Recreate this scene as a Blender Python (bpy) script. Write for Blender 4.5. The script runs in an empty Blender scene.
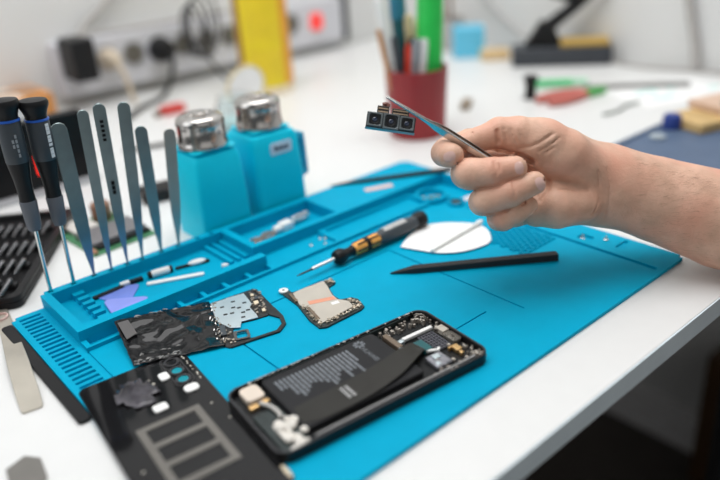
import bpy, bmesh, math, random
import numpy as np
from mathutils import Vector, Matrix
random.seed(7)
R = math.radians
ZT = 0.715                      # desk top height (m); everything below is laid out in mm on the desk top
COL = bpy.context.scene.collection
PH = 0.6884360001385684         # heading of the work mat / desk / walls
S0, T0 = 94.769, 227.508
AX = (math.cos(PH), math.sin(PH)); BX = (-AX[1], AX[0])
FPX, PITCH, ROLL, CAMH = 717.82, 0.44088955, -0.07048076, 277.627

# ------------------------------------------------------------------ frames
cp, sp, cr, sr = math.cos(PITCH), math.sin(PITCH), math.cos(ROLL), math.sin(ROLL)
FW = Vector((0, cp, -sp)); _r = Vector((1, 0, 0)); _u = Vector((0, sp, cp))
RT = cr*_r + sr*_u; UP = -sr*_r + cr*_u
EYE = Vector((0, 0, CAMH))
def ray(px, py): return FW + (px-360)/FPX*RT - (py-240)/FPX*UP
def at(px, py, z):
    d = ray(px, py); return EYE + d*((z-EYE.z)/d.z)
def dep(px, py, D): return EYE + ray(px, py)*D
def M(s, t, z=0):
    s += S0; t += T0
    return Vector((AX[0]*s+BX[0]*t, AX[1]*s+BX[1]*t, z))
def toM(P):
    return (P.x*AX[0]+P.y*AX[1]-S0, P.x*BX[0]+P.y*BX[1]-T0, P.z)
def st(px, py, z): return toM(at(px, py, z))
def near_vertical(base, px, py):
    d = ray(px, py).normalized(); k = Vector((0, 0, 1)); w0 = EYE-base
    b = d.dot(k); den = 1-b*b
    tt = (b*(k.dot(w0)) - d.dot(w0))/den
    return EYE+d*tt

# ------------------------------------------------------------------ mesh builder (mm)
def rrect(x0, y0, x1, y1, r, n=5):
    pts = []
    for cx, cy, a0 in ((x1-r, y1-r, 0), (x0+r, y1-r, 90), (x0+r, y0+r, 180), (x1-r, y0+r, 270)):
        for i in range(n+1):
            a = R(a0+90*i/n); pts.append((cx+r*math.cos(a), cy+r*math.sin(a)))
    return pts
def circ(cx, cy, r, n=24): return [(cx+r*math.cos(2*math.pi*i/n), cy+r*math.sin(2*math.pi*i/n)) for i in range(n)]
class MB:
    def __init__(s): s.v = []; s.f = []
    def add(s, vs, fs, m=None):
        b = len(s.v)
        s.v += [tuple(m @ Vector(v)) if m is not None else tuple(v) for v in vs]
        s.f += [tuple(b+i for i in f) for f in fs]; return s
    def box(s, x0, y0, z0, x1, y1, z1, m=None):
        v = [(x, y, z) for z in (z0, z1) for y in (y0, y1) for x in (x0, x1)]
        return s.add(v, [(0, 2, 3, 1), (4, 5, 7, 6), (0, 1, 5, 4), (2, 6, 7, 3), (0, 4, 6, 2), (1, 3, 7, 5)], m)
    def prism(s, poly, z0, z1, m=None, top=1.0):
        n = len(poly)
        cx = sum(p[0] for p in poly)/n; cy = sum(p[1] for p in poly)/n
        v = [(x, y, z0) for x, y in poly]+[(cx+(x-cx)*top, cy+(y-cy)*top, z1) for x, y in poly]
        f = [tuple(range(n))[::-1], tuple(range(n, 2*n))]+[(i, (i+1) % n, n+(i+1) % n, n+i) for i in range(n)]
        return s.add(v, f, m)
    def ring(s, out, inn, z0, z1, m=None):
        n = len(out); v = [(x, y, z) for z in (z0, z1) for L in (out, inn) for x, y in L]
        f = []
        for i in range(n):
            j = (i+1) % n
            f += [(i, j, 2*n+j, 2*n+i), (n+j, n+i, 3*n+i, 3*n+j), (2*n+i, 2*n+j, 3*n+j, 3*n+i), (j, i, n+i, n+j)]
        return s.add(v, f, m)
    def lathe(s, prof, n=28, m=None, sx=1, sy=1, phase=0):
        v = []; f = []
        for r, z in prof:
            for i in range(n):
                a = 2*math.pi*i/n+phase; v.append((r*sx*math.cos(a), r*sy*math.sin(a), z))
        for k in range(len(prof)-1):
            for i in range(n):
                j = (i+1) % n; f.append((k*n+i, k*n+j, (k+1)*n+j, (k+1)*n+i))
        f += [tuple(range(n))[::-1], tuple(range((len(prof)-1)*n, len(prof)*n))]
        return s.add(v, f, m)
    def tube(s, pts, rad, n=10):
        pts = [Vector(p) for p in pts]; k = len(pts)
        rad = rad if isinstance(rad, (list, tuple)) else [rad]*k
        v = []; f = []; up = None
        for i, p in enumerate(pts):
            t = (pts[min(i+1, k-1)]-pts[max(i-1, 0)]).normalized()
            if up is None: up = t.orthogonal().normalized()
            up = (up-t*up.dot(t)).normalized(); sd = t.cross(up)
            for j in range(n):
                a = 2*math.pi*j/n; v.append(p+rad[i]*(math.cos(a)*up+math.sin(a)*sd))
        for i in range(k-1):
            for j in range(n):
                q = (j+1) % n; f.append((i*n+j, i*n+q, (i+1)*n+q, (i+1)*n+j))
        f += [tuple(range(n))[::-1], tuple(range((k-1)*n, k*n))]
        return s.add(v, f)
    def ball(s, c, r, n=14, m=None):
        rx, ry, rz = r if isinstance(r, tuple) else (r, r, r)
        prof = [(max(1e-3, math.sin(math.pi*i/n)), -math.cos(math.pi*i/n)) for i in range(n+1)]
        mm = Matrix.Translation(Vector(c)) @ Matrix.Diagonal((rx, ry, rz, 1))
        return s.lathe(prof, 2*n, mm if m is None else m @ mm)
def smooth_path(pts, n=8):
    P = [Vector(p) for p in pts]; P = [P[0]*2-P[1]]+P+[P[-1]*2-P[-2]]; out = []
    for i in range(1, len(P)-2):
        a, b, c, d = P[i-1:i+3]
        for k in range(n):
            t = k/n
            out.append(.5*(2*b+(c-a)*t+(2*a-5*b+4*c-d)*t*t+(3*b-a-3*c+d)*t**3))
    out.append(P[-2]); return out
def basis(o, x, y):
    x = x.normalized(); z = x.cross(y).normalized(); y = z.cross(x)
    m = Matrix((x, y, z)).transposed().to_4x4(); m.translation = o; return m
def align(p, d):      # z axis along d
    d = d.normalized(); x = d.orthogonal()
    if abs(d.z) < .999: x = d.cross(Vector((0, 0, 1))).normalized()
    m = Matrix((x, d.cross(x), d)).transposed().to_4x4(); m.translation = p; return m

def link_mesh(name, me, mat, parent=None):
    o = bpy.data.objects.new(name, me); COL.objects.link(o)
    if mat: me.materials.append(mat)
    if parent: o.parent = parent
    return o
def obj(name, mb, mat, parent=None, bevel=0, seg=2, smooth=40, loc=None, rot=0):
    me = bpy.data.meshes.new(name)
    me.from_pydata([(x*.001, y*.001, z*.001) for x, y, z in mb.v], [], mb.f)
    bm = bmesh.new(); bm.from_mesh(me); bmesh.ops.recalc_face_normals(bm, faces=bm.faces); bm.to_mesh(me); bm.free()
    for p in me.polygons: p.use_smooth = True
    me.set_sharp_from_angle(angle=R(smooth))
    o = link_mesh(name, me, mat, parent)
    if bevel:
        b = o.modifiers.new('edge', 'BEVEL'); b.width = bevel*.001; b.segments = seg; b.limit_method = 'ANGLE'; b.angle_limit = R(35)
    if loc is not None: place(o, loc, rot)
    return o
def place(o, loc, rot=0):
    o.location = (loc[0]*.001, loc[1]*.001, loc[2]*.001+ZT); o.rotation_euler = (0, 0, rot)
def tag(o, label, cat, group=None, kind=None):
    o['label'] = label; o['category'] = cat
    if group: o['group'] = group
    if kind: o['kind'] = kind
    return o
def thing(name, label, cat, loc, rot=None, group=None):
    o = bpy.data.objects.new(name, None); COL.objects.link(o); o.empty_display_size = .01
    place(o, loc, PH if rot is None else rot); return tag(o, label, cat, group)
def thing_m(name, label, cat, m, group=None):     # full matrix (mm)
    o = bpy.data.objects.new(name, None); COL.objects.link(o); o.empty_display_size = .01
    m = m.copy(); m.translation = m.translation*.001+Vector((0, 0, ZT)); o.matrix_world = m
    return tag(o, label, cat, group)
def one(name, label, cat, mb, mat, loc, rot=None, group=None, **k):
    o = obj(name, mb, mat, None, loc=loc, rot=PH if rot is None else rot, **k); return tag(o, label, cat, group)
def structure(name, mb, mat, parent=None, **k):
    o = obj(name, mb, mat, parent, **k)
    if parent is None: o.location.z += ZT
    o['kind'] = 'structure'; return o

# ------------------------------------------------------------------ materials
def mat(name, col, rough=.5, metal=0, var=.06, scale=60, bump=0, bscale=400, coat=0, trans=0, ior=1.45, emit=0, sss=0, spec=.5, col2=None):
    m = bpy.data.materials.new(name); m.use_nodes = True; nt = m.node_tree; N = nt.nodes; L = nt.links
    b = N['Principled BSDF']; b.inputs['Roughness'].default_value = rough; b.inputs['Metallic'].default_value = metal
    b.inputs['Specular IOR Level'].default_value = spec
    b.inputs['Coat Weight'].default_value = coat; b.inputs['Coat Roughness'].default_value = .05
    b.inputs['Transmission Weight'].default_value = trans; b.inputs['IOR'].default_value = ior
    tc = N.new('ShaderNodeTexCoord')
    n = N.new('ShaderNodeTexNoise'); n.inputs['Scale'].default_value = scale; n.inputs['Detail'].default_value = 3
    L.new(tc.outputs['Object'], n.inputs['Vector'])
    rp = N.new('ShaderNodeValToRGB'); e = rp.color_ramp.elements
    c2 = col2 or col
    e[0].position = .3; e[1].position = .7
    e[0].color = (*[max(0, c*(1-var)) for c in col], 1); e[1].color = (*[min(1, c*(1+var)) for c in c2], 1)
    L.new(n.outputs['Fac'], rp.inputs['Fac']); L.new(rp.outputs['Color'], b.inputs['Base Color'])
    if emit:
        b.inputs['Emission Color'].default_value = (*col, 1); b.inputs['Emission Strength'].default_value = emit
    if sss:
        b.inputs['Subsurface Weight'].default_value = sss; b.inputs['Subsurface Radius'].default_value = (.006, .0025, .0015); b.inputs['Subsurface Scale'].default_value = 1
    if bump:
        n2 = N.new('ShaderNodeTexNoise'); n2.inputs['Scale'].default_value = bscale; n2.inputs['Detail'].default_value = 4
        L.new(tc.outputs['Object'], n2.inputs['Vector'])
        bp = N.new('ShaderNodeBump'); bp.inputs['Strength'].default_value = bump; bp.inputs['Distance'].default_value = .001
        L.new(n2.outputs['Fac'], bp.inputs['Height']); L.new(bp.outputs['Normal'], b.inputs['Normal'])
    return m
SIL = mat('blue_silicone', (0.0, .365, .575), .55, spec=.08, var=.03, bump=.06, bscale=900)
DESK = mat('white_laminate', (.76, .76, .75), .35, var=.01)
EDGE = mat('grey_edge_band', (.78, .88, .93), .5, var=.03)
BLK = mat('black_plastic', (.010, .010, .011), .45, spec=.3)
BLKG = mat('black_gloss', (.006, .006, .007), .08, coat=.6)
BLKM = mat('black_matte', (.02, .02, .022), .7, bump=.1)
GREYP = mat('dark_grey_plastic', (.055, .065, .075), .5)
STEEL = mat('steel', (.62, .62, .60), .22, 1, var=.05)
STEELD = mat('dark_steel', (.30, .37, .38), .33, 1, var=.1, bump=.05, bscale=1500)
BRUSH = mat('brushed_steel', (.50, .48, .44), .38, 1, var=.05, bump=.06, bscale=800)
CHROME = mat('chrome', (.52, .50, .48), .16, 1)
WHITE = mat('white_plastic', (.85, .85, .83), .4, var=.02)
PAPER = mat('white_paper', (.88, .88, .87), .8, var=.02)
CREAM = mat('cream', (.78, .66, .48), .55)
GOLD = mat('gold_contact', (.85, .55, .25), .3, .9)
COPPER = mat('copper_sticker', (.78, .34, .22), .5, .1)
BEIGE = mat('beige_shield', (.56, .51, .44), .38, .2)
SHIELD = mat('pale_metal_shield', (.62, .70, .73), .3, .6)
PCB = mat('black_pcb', (.02, .03, .03), .4, var=.4, scale=300)
GREENP = mat('green_pcb', (.06, .22, .10), .5, var=.4, scale=200)
BROWN = mat('brown', (.16, .09, .05), .5)
WOOD = mat('wood', (.55, .24, .07), .5, var=.15, scale=30)
WOODL = mat('pale_wood', (.80, .62, .48), .5, var=.06)
LBLUE = mat('light_blue_plastic', (.0, .62, .82), .42, spec=.25, var=.02)
LBLUE2 = mat('cyan_box', (.13, .55, .78), .5)
YEL = mat('yellow_label', (.85, .66, .02), .45, var=.03)
ORG = mat('orange_band', (.78, .34, .02), .45)
RED = mat('red_plastic', (.62, .05, .04), .4)
REDC = mat('dark_red_cup', (.30, .018, .022), .3, var=.15, scale=12)
GRN = mat('green_plastic', (.02, .52, .08), .35)
PICK = mat('blue_violet_pick', (.17, .25, .72), .35)
ORP = mat('orange_grip', (.85, .38, .08), .45)
PALEPINK = mat('pale_pink', (.75, .52, .48), .6)
NAVY = mat('navy_silicone', (.085, .13, .215), .5)
TAN = mat('tan_bakelite', (.62, .42, .18), .5, var=.2, scale=40)
CABLE = mat('grey_cable', (.46, .44, .42), .5)
WALL = mat('wall_paint', (.74, .74, .73), .8, var=.01, scale=3)
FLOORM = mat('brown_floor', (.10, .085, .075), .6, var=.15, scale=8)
SKIRT = mat('skirting', (.92, .90, .90), .5)
TRUNK = mat('grey_trunking', (.64, .64, .68), .5)
TEXTG = mat('grey_print', (.17, .185, .205), .6)
TEXTW = mat('white_print', (.7, .7, .7), .6)
TEXTD = mat('dark_print', (.12, .13, .17), .6)
TEALFLEX = mat('teal_flex', (.01, .10, .11), .35)
FLEX = mat('brown_grey_flex', (.027, .0255, .0225), .45, spec=.25, var=.1)
LABELP = mat('pale_label', (.72, .80, .90), .5)
CLEAR = mat('clear_plastic', (.9, .95, .97), .05, trans=.9)
REDLED = mat('red_light', (1, .02, .01), .4, emit=3)
REDSW = mat('red_switch', (.95, .05, .04), .35, emit=.6)
BATT = mat('battery_wrap', (.016, .016, .018), .42, spec=.22, bump=.05, bscale=200)
SPONGE = mat('tan_sponge', (.55, .36, .10), .9, bump=.5, bscale=200)
TEALP = mat('teal_print', (.35, .80, .72), .7)
def film_mat():
    m = mat('crinkled_film', (.008, .008, .009), .14, spec=.38)
    nt = m.node_tree; b = nt.nodes['Principled BSDF']
    tc = nt.nodes.new('ShaderNodeTexCoord'); n = nt.nodes.new('ShaderNodeTexNoise'); n.inputs['Scale'].default_value = 32; n.inputs['Detail'].default_value = 1; n.inputs['Distortion'].default_value = 1.2
    bp = nt.nodes.new('ShaderNodeBump'); bp.inputs['Strength'].default_value = 1; bp.inputs['Distance'].default_value = .006
    nt.links.new(tc.outputs['Object'], n.inputs['Vector']); nt.links.new(n.outputs['Fac'], bp.inputs['Height']); nt.links.new(bp.outputs['Normal'], b.inputs['Normal'])
    return m
FILM = film_mat()

# ------------------------------------------------------------------ setting
SW, TW = 1050, 1000           # the two walls, in mat coordinates
def mstruct(name, boxes, m, **k):
    mb = MB()
    for b in boxes: mb.box(*b)
    o = structure(name, mb, m, **k); o.rotation_euler = (0, 0, PH); q = M(0, 0); o.location = (q.x*.001, q.y*.001, ZT); return o
FL = -ZT*1000
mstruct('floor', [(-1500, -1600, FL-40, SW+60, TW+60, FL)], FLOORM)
mstruct('wall_back', [(-1500, TW, FL, SW+60, TW+60, 1700)], WALL)
mstruct('wall_right', [(SW, -1600, FL, SW+60, TW, 1700)], WALL)
mstruct('baseboard_right', [(SW-16, -1600, FL, SW, TW-12, FL+40), (SW-6, -1600, FL+40, SW, TW-12, FL+54), (SW-14, -1600, FL+54, SW, TW-12, FL+92)], SKIRT, bevel=2)
mstruct('baseboard_back', [(-1500, TW-12, FL, SW, TW, FL+48), (-1500, TW-8, FL+48, SW, TW, FL+80)], SKIRT, bevel=2)
# desk
dk = thing('desk', 'large white laminate desk with a grey edge band', 'desk', M(0, 0, FL))
DL, DR, DF, DB = -420, SW-4, -46, TW-4
obj('tabletop', MB().box(DL, DF, -FL-17, DR, DB, -FL), DESK, dk, bevel=.6)
obj('edge_band', MB().box(DL, DF-1, -FL-17, DR, DF-.02, -FL-.4), EDGE, dk)['label'] = 'grey edge band'
for x, y in ((DL+40, DF+60), (DL+40, DB-60), (DR-60, DB-60)):
    obj('leg', MB().box(x-22, y-22, 0, x+22, y+22, -FL-17), GREYP, dk, bevel=2)

# ------------------------------------------------------------------ silicone mat as a stepped relief
W, D = 429, 318
rects = [(0, 0, W, D, 3)]
def rc(x0, y0, x1, y1, h): rects.append((x0, y0, x1, y1, h))
for k in range(44):                                     # ladder of slots down the left border
    t = 312-6.3*k; rc(5, t-3.3, 21, t, 1.1)
rc(25.4, 12, 26.6, 229, 1.9)
rc(195, 60.5, 256, 61.7, 1.8); rc(108, 187.5, 279, 189, 1.6); rc(108, 60.5, 109.4, 189, 1.6); rc(277.6, 44, 279, 189, 1.6)
rc(392.8, 6, 397, 200, 1.0)
rc(404, 72, 413, 84, 1.0); rc(408, 46, 424, 50, 1.4); rc(404, 120, 420, 150, 1.0)
# tray block
rc(26, 229, W, 322, 6); rc(26, 241, W, 322, 14)
rc(33, 249, 188, 314, 3)                                # big back pocket
rc(33, 249, 48, 314, 3); rc(48, 249, 57, 314, 8)
for k in range(6): rc(48, 253+k*10, 57, 258+k*10, 3.5)
rc(168, 268, 172, 314, 6); rc(176, 268, 179, 314, 6); rc(183, 268, 188, 314, 6)
rc(195, 268, 286, 314, 3)                               # pocket of bits
rc(188, 231, W, 262, 6); rc(195, 232.5, 257, 262, 3); rc(263, 234, 372, 258, 3.2)
rc(30, 231.5, 186, 241, 1.5)                            # narrow front row
for s in (56, 60, 82, 102, 122, 142, 164): rc(s, 229, s+3.5, 241, 6)
rc(376, 205, W, 262, 3); rc(W-5, 205, W, 262, 14)
HOLES = [(70.4, 327.6-8.6), (84.6, 318), (98.8, 317.5), (111.7, 317), (129.9, 317.5), (146.1, 317.5), (34.6, 319), (52.9, 318.5), (166, 318), (180, 318)]
for s, t in HOLES: rc(s-2, t-2, s+2, t+2, 4)
xs = sorted({v for r in rects for v in (r[0], r[2])}); ys = sorted({v for r in rects for v in (r[1], r[3])})
H = np.zeros((len(xs)-1, len(ys)-1))
xi = {v: i for i, v in enumerate(xs)}; yi = {v: i for i, v in enumerate(ys)}
for x0, y0, x1, y1, h in rects: H[xi[x0]:xi[x1], yi[y0]:yi[y1]] = h
def relief(xs, ys, H):
    vid = {}; V = []; F = []
    def v(x, y, z):
        k = (round(x, 3), round(y, 3), round(z, 3))
        if k not in vid: vid[k] = len(V); V.append(k)
        return vid[k]
    nx, ny = H.shape
    g = lambda i, j: H[i, j] if 0 <= i < nx and 0 <= j < ny else 0
    for i in range(nx):
        for j in range(ny):
            h = H[i, j]
            if h <= 0: continue
            x0, x1, y0, y1 = xs[i], xs[i+1], ys[j], ys[j+1]
            F.append((v(x0, y0, h), v(x1, y0, h), v(x1, y1, h), v(x0, y1, h)))
            F.append((v(x0, y0, 0), v(x0, y1, 0), v(x1, y1, 0), v(x1, y0, 0)))
            for (di, dj, a, b) in ((-1, 0, (x0, y1), (x0, y0)), (1, 0, (x1, y0), (x1, y1)), (0, -1, (x0, y0), (x1, y0)), (0, 1, (x1, y1), (x0, y1))):
                hn = g(i+di, j+dj)
                if hn < h: F.append((v(*a, hn), v(*b, hn), v(*b, h), v(*a, h)))
    return V, F
V, F = relief(xs, ys, H)
me = bpy.data.meshes.new('mat_body'); me.from_pydata([(x*.001, y*.001, z*.001) for x, y, z in V], [], F)
bm = bmesh.new(); bm.from_mesh(me)
bmesh.ops.remove_doubles(bm, verts=bm.verts, dist=1e-6)
bmesh.ops.dissolve_limit(bm, angle_limit=R(1), verts=bm.verts, edges=bm.edges)
corner = [e for e in bm.edges if len(e.link_faces) == 2 and abs(e.verts[0].co.z-e.verts[1].co.z) > .001 and abs(e.verts[0].co.x-e.verts[1].co.x) < 1e-6
          and (abs(e.verts[0].co.x) < 1e-5 or abs(e.verts[0].co.x-.429) < 1e-5 or abs(e.verts[0].co.x-.026) < 1e-5) and (abs(e.verts[0].co.y) < 1e-5 or abs(e.verts[0].co.y-.318) < 1e-5 or abs(e.verts[0].co.y-.322) < 1e-5)]
bmesh.ops.bevel(bm, geom=corner, offset=.005, segments=4, affect='EDGES', clamp_overlap=True)
bmesh.ops.recalc_face_normals(bm, faces=bm.faces)
bm.to_mesh(me); bm.free()
wm = thing('repair_mat', 'turquoise silicone repair mat with raised trays, lying on the white desk', 'mat', M(0, 0))
mo = link_mesh('mat_body', me, SIL, wm)
bv = mo.modifiers.new('edge', 'BEVEL'); bv.width = .00045; bv.segments = 2; bv.limit_method = 'ANGLE'; bv.angle_limit = R(40)
cup = MB().ring(circ(387, 241, 17, 32), circ(387, 241, 13.5, 32), 3, 8)
cup.ring(circ(393, 213, 9, 24), circ(393, 213, 7, 24), 3, 6)
obj('round_cup_rim', cup, SIL, wm, bevel=.4)
hc = MB()
for i in range(-5, 11):
    for sgn in (1, -1):
        # diamond lattice clipped to the rectangle s 335..392, t 95..150
        x = 352+i*6.4
        pts = []
        for k in range(56):
            tt = 95+k; ss = x+sgn*(k*.62)-(0 if sgn > 0 else -17)
            if 346 <= ss <= 391: pts.append((ss, tt))
        if len(pts) > 3:
            (a, b), (c, d) = pts[0], pts[-1]
            hc.prism([(a-.7, b), (a+.7, b), (c+.7, d), (c-.7, d)], 3.01, 4.2)
obj('lattice_pad', hc, SIL, wm)

# ------------------------------------------------------------------ things on the mat
ph_rot = 0.5780697683613649
# opened phone ---------------------------------------------------------------
pc = M(137.8, 63.6, 3.05)
ph = thing('smartphone', 'opened black smartphone lying face down with battery and flex cables exposed', 'phone', pc, ph_rot); ph.scale = (1.04, 1.01, 1)
fr = MB()
fr.prism(rrect(-75, -36, 75, 36, 9, 8), 0, 1.2)
fr.ring(rrect(-75, -36, 75, 36, 9, 8), rrect(-73.2, -34.2, 73.2, 34.2, 7.5, 8), 1.2, 7.6)
obj('frame', fr, mat('phone_frame', (.010, .010, .011), .35, spec=.3), ph, bevel=.5)
obj('midplate', MB().prism(rrect(-73, -34, 73, 34, 7.3, 6), 1.2, 2.6), mat('phone_midplate', (.016, .017, .018), .45, .2, var=.4, scale=250, spec=.3), ph)
edge = MB().ring(rrect(-74.6, -35.6, 74.6, 35.6, 8.6, 8), rrect(-73.6, -34.6, 73.6, 34.6, 7.8, 8), 7.6, 7.75)
obj('bright_rim', edge, mat('rim_metal', (.08, .08, .085), .35, .8), ph)['label'] = 'worn silver rim'
bat = obj('battery', MB().prism(rrect(-52, -24, 31, 33, 2.5, 4), 2.6, 6.6), BATT, ph, bevel=.8)
logo = MB()
for k in range(8):
    a = R(22+k*45)
    m = Matrix.Translation((16.5, 26.5, 6.62)) @ Matrix.Rotation(a, 4, 'Z')
    logo.prism([(.9, 0), (2.2, .75), (3.6, .8), (4.4, 0), (3.6, -.8), (2.2, -.75)], 0, .06, m)
obj('battery_emblem', logo, TEXTG, bat)
def text_mesh(name, txt, size, mtx, m, parent, ext=.03):
    cu = bpy.data.curves.new(name, 'FONT'); cu.body = txt; cu.size = size*.001; cu.extrude = ext*.001
    cu.align_x = 'LEFT'; cu.resolution_u = 2
    tmp = bpy.data.objects.new(name+'_src', cu); COL.objects.link(tmp)
    dg = bpy.context.evaluated_depsgraph_get(); me = bpy.data.meshes.new_from_object(tmp.evaluated_get(dg))
    bpy.data.objects.remove(tmp); bpy.data.curves.remove(cu)
    mtx = mtx.copy(); mtx.translation = mtx.translation*.001; me.transform(mtx); me.name = name
    return link_mesh(name, me, m, parent)
def tm(x, y, z, deg): return Matrix.Translation((x, y, z)) @ Matrix.Rotation(R(deg), 4, 'Z')
text_mesh('battery_wordmark', 'HUAWEI', 4.6, tm(14.4, 22, 6.64, -90), TEXTG, bat)
pr = MB(); rnd = random.Random(3)
for i in range(19):                                     # printed specification lines, blurred in the photo
    x = -46+i*2.85; y = 26.5; end = 8+rnd.uniform(-8, 6) if i > 1 else 18
    while y > end:
        w = rnd.uniform(3, 9); pr.box(x, max(end-2, y-w), 6.6, x+1.6, y, 6.66); y -= w+.5
for i in range(3): pr.box(-48+i*2, -14+i, 6.6, -47+i*2, -8, 6.66)
obj('battery_print', pr, TEXTG, bat)
# wide ribbon over the battery
rb = MB(); prof = []
path = [(-50, -11, 7.0, 8), (-40, -12.5, 7.3, 10), (-25, -13, 7.6, 10.5), (-5, -12.5, 8.2, 10.5), (15, -10, 9.2, 9.5), (32, -5, 9.6, 7.5), (41, -1, 7.8, 6.5), (46.5, 0, 5.6, 6.2)]
vs = []; fs = []
sm = smooth_path([(a, b, c) for a, b, c, _ in path], 5)
for i, p in enumerate(sm):
    hw = np.interp(i/5, range(len(path)), [q[3] for q in path])
    nx = sm[min(i+1, len(sm)-1)]-sm[max(i-1, 0)]; n = Vector((-nx.y, nx.x, 0)).normalized()
    for k in range(5):
        o = (k-2)/2; vs.append(p+n*hw*o+Vector((0, 0, -.25*o*o)))
    for k in range(5):
        o = (k-2)/2; vs.append(p+n*hw*o+Vector((0, 0, -.25*o*o-.3)))
for i in range(len(sm)-1):
    a = i*10; b = a+10
    for k in range(4): fs += [(a+k, a+k+1, b+k+1, b+k), (a+5+k+1, a+5+k, b+5+k, b+5+k+1)]
    fs += [(a, b, b+5, a+5), (a+4, a+9, b+9, b+4)]
fs += [(0, 5, 6, 1), (1, 6, 7, 2), (2, 7, 8, 3), (3, 8, 9, 4)]
e = (len(sm)-1)*10; fs += [(e, e+1, e+6, e+5), (e+1, e+2, e+7, e+6), (e+2, e+3, e+8, e+7), (e+3, e+4, e+9, e+8)]
rbo = obj('ribbon_cable', MB().add(vs, fs), FLEX, ph, smooth=60)
wp = MB()
for i in range(2):
    for k in range(6): wp.box(-20+i*3.4, -8-k*1.9, 8.25, -18.2+i*3.4, -6.6-k*1.9-.5, 8.4)
obj('ribbon_print', wp, TEXTW, rbo)
obj('ribbon_connector', MB().box(44.5, -6.4, 2.6, 51.5, 6.2, 5.9), TEALFLEX, ph, bevel=.5)['label'] = 'teal end of the ribbon cable'
obj('taptic_motor', MB().prism(rrect(-67, 18.5, -55, 33.2, 3.2), 2.6, 7), mat('beige_speaker', (.72, .62, .52), .4), ph, bevel=.6)['label'] = 'beige rounded buzzer'
obj('speaker_bracket', MB().box(-68, 13.5, 2.6, -62, 17.5, 5).box(-60, 14, 2.6, -55, 17.2, 5.5), GOLD, ph, bevel=.4)
obj('pale_flex', MB().tube(smooth_path([(-61, 15, 5.5), (-58, 8, 6), (-57, 0, 6), (-58, -5, 6)]), [1.3]*25, 8), mat('pale_grey_flex', (.5, .48, .45), .5), ph)
bl = MB(); rnd = random.Random(5)
for k in range(26):
    bl.ball((-58+rnd.uniform(-6, 6), -20+rnd.uniform(-13, 12), 4.6+rnd.uniform(0, 1.6)), (rnd.uniform(1.2, 3.2), rnd.uniform(1.4, 4.2), rnd.uniform(1.2, 2.2)), 7)
obj('charging_port_board', bl, mat('milky_white', (.74, .70, .64), .45), ph)['label'] = 'milky white lower connector board'
obj('port_base', MB().prism(rrect(-70, -31, -53.5, 8, 2), 2.6, 4.4), PCB, ph, bevel=.3)
obj('grey_side_flex', MB().box(-50, -31.2, 2.6, 66, -29.6, 6.0), mat('grey_side_flex', (.27, .265, .265), .4), ph, bevel=.3)
obj('upper_side_flex', MB().box(-50, 33.3, 2.6, 62, 34.1, 6.6), PCB, ph)
obj('white_bar', MB().box(42.5, 12.2, 4, 66.5, 15.2, 6.2), WHITE, ph, bevel=.4)
obj('connector_strip', MB().box(33.6, 6.5, 2.6, 37.6, 25, 6.9), mat('brown_connector', (.20, .15, .11), .35, .4), ph, bevel=.4)
obj('connector_end', MB().box(33.2, 3.4, 2.6, 37, 6.3, 6.6).box(38.4, 11, 2.6, 42, 14.5, 6), SHIELD, ph, bevel=.4)
gr = MB()
for i in range(6): gr.box(52+i*2.3, -9.5, 3.6, 52.7+i*2.3, 10.5, 4.4)
for i in range(8): gr.box(52, -9.5+i*2.75, 3.6, 64.2, -8.8+i*2.75, 4.5)
obj('grid_pad', gr, mat('grid_grey', (.10, .10, .12), .4), ph)
lv = MB(); lv.prism([(46, -6.8), (53, -10.6), (55.5, -8.8), (54.6, -7.4), (52.6, -8.6), (47.5, -5.4)], 4, 5.4)
obj('white_bracket', lv, WHITE, ph)
obj('shield_can', MB().box(67.5, 3, 2.6, 73, 11, 6.4), BEIGE, ph, bevel=.4)
cl = MB()
for r in (5.6, 4.2, 2.8): cl.ring(rrect(69.6-r*.6, -4-r, 69.6+r*.6, -4+r, 1.2), rrect(70-r*.6, -3.4-r, 69.2+r*.6, -4.6+r, 1), 3, 5.8)
obj('earpiece_coil', cl, mat('coil_metal', (.40, .37, .33), .35, .7), ph)
obj('orange_contact', MB().box(61, -19, 3, 65.5, -12.5, 6).box(58.5, -14, 3, 61, -12.5, 6).box(61, -23, 3, 63.5, -20, 5.8), GOLD, ph, bevel=.3)
cm = MB(); cm.box(40, -25.5, 2.6, 52, -12, 6)
obj('sensor_module', cm, mat('grey_module', (.30, .30, .33), .3, .5, var=.3, scale=300), ph, bevel=.8)
obj('module_lens', MB().box(43.5, -18.5, 6, 48.5, -14, 7).box(41, -24.5, 6, 44, -21, 6.8), SHIELD, ph, bevel=.4)
sc = MB(); rnd = random.Random(11)
for k in range(190):
    x = rnd.choice([rnd.uniform(34, 72), rnd.uniform(66, 72.5)]); y = rnd.choice([rnd.uniform(24, 33.5), rnd.uniform(-33, -27), rnd.uniform(-26, 30)])
    if x < 66 and -11 < y < 23: continue
    w, h = rnd.uniform(.5, 2.4), rnd.uniform(.5, 2.4); sc.box(x, y, 2.6, x+w, y+h, 3.6+rnd.uniform(0, 2.8))
obj('board_components', sc, mat('component_mix', (.40, .36, .32), .35, .5, var=1, scale=330), ph)['kind'] = 'stuff'
sb = MB(); rnd = random.Random(12)
for k in range(44):
    x = rnd.uniform(-60, 66); sb.box(x, 33.6+rnd.uniform(0, .8), 6, x+rnd.uniform(.4, 2.4), 35.1, 7.85)
obj('clip_glints', sb, STEEL, ph)

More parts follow.
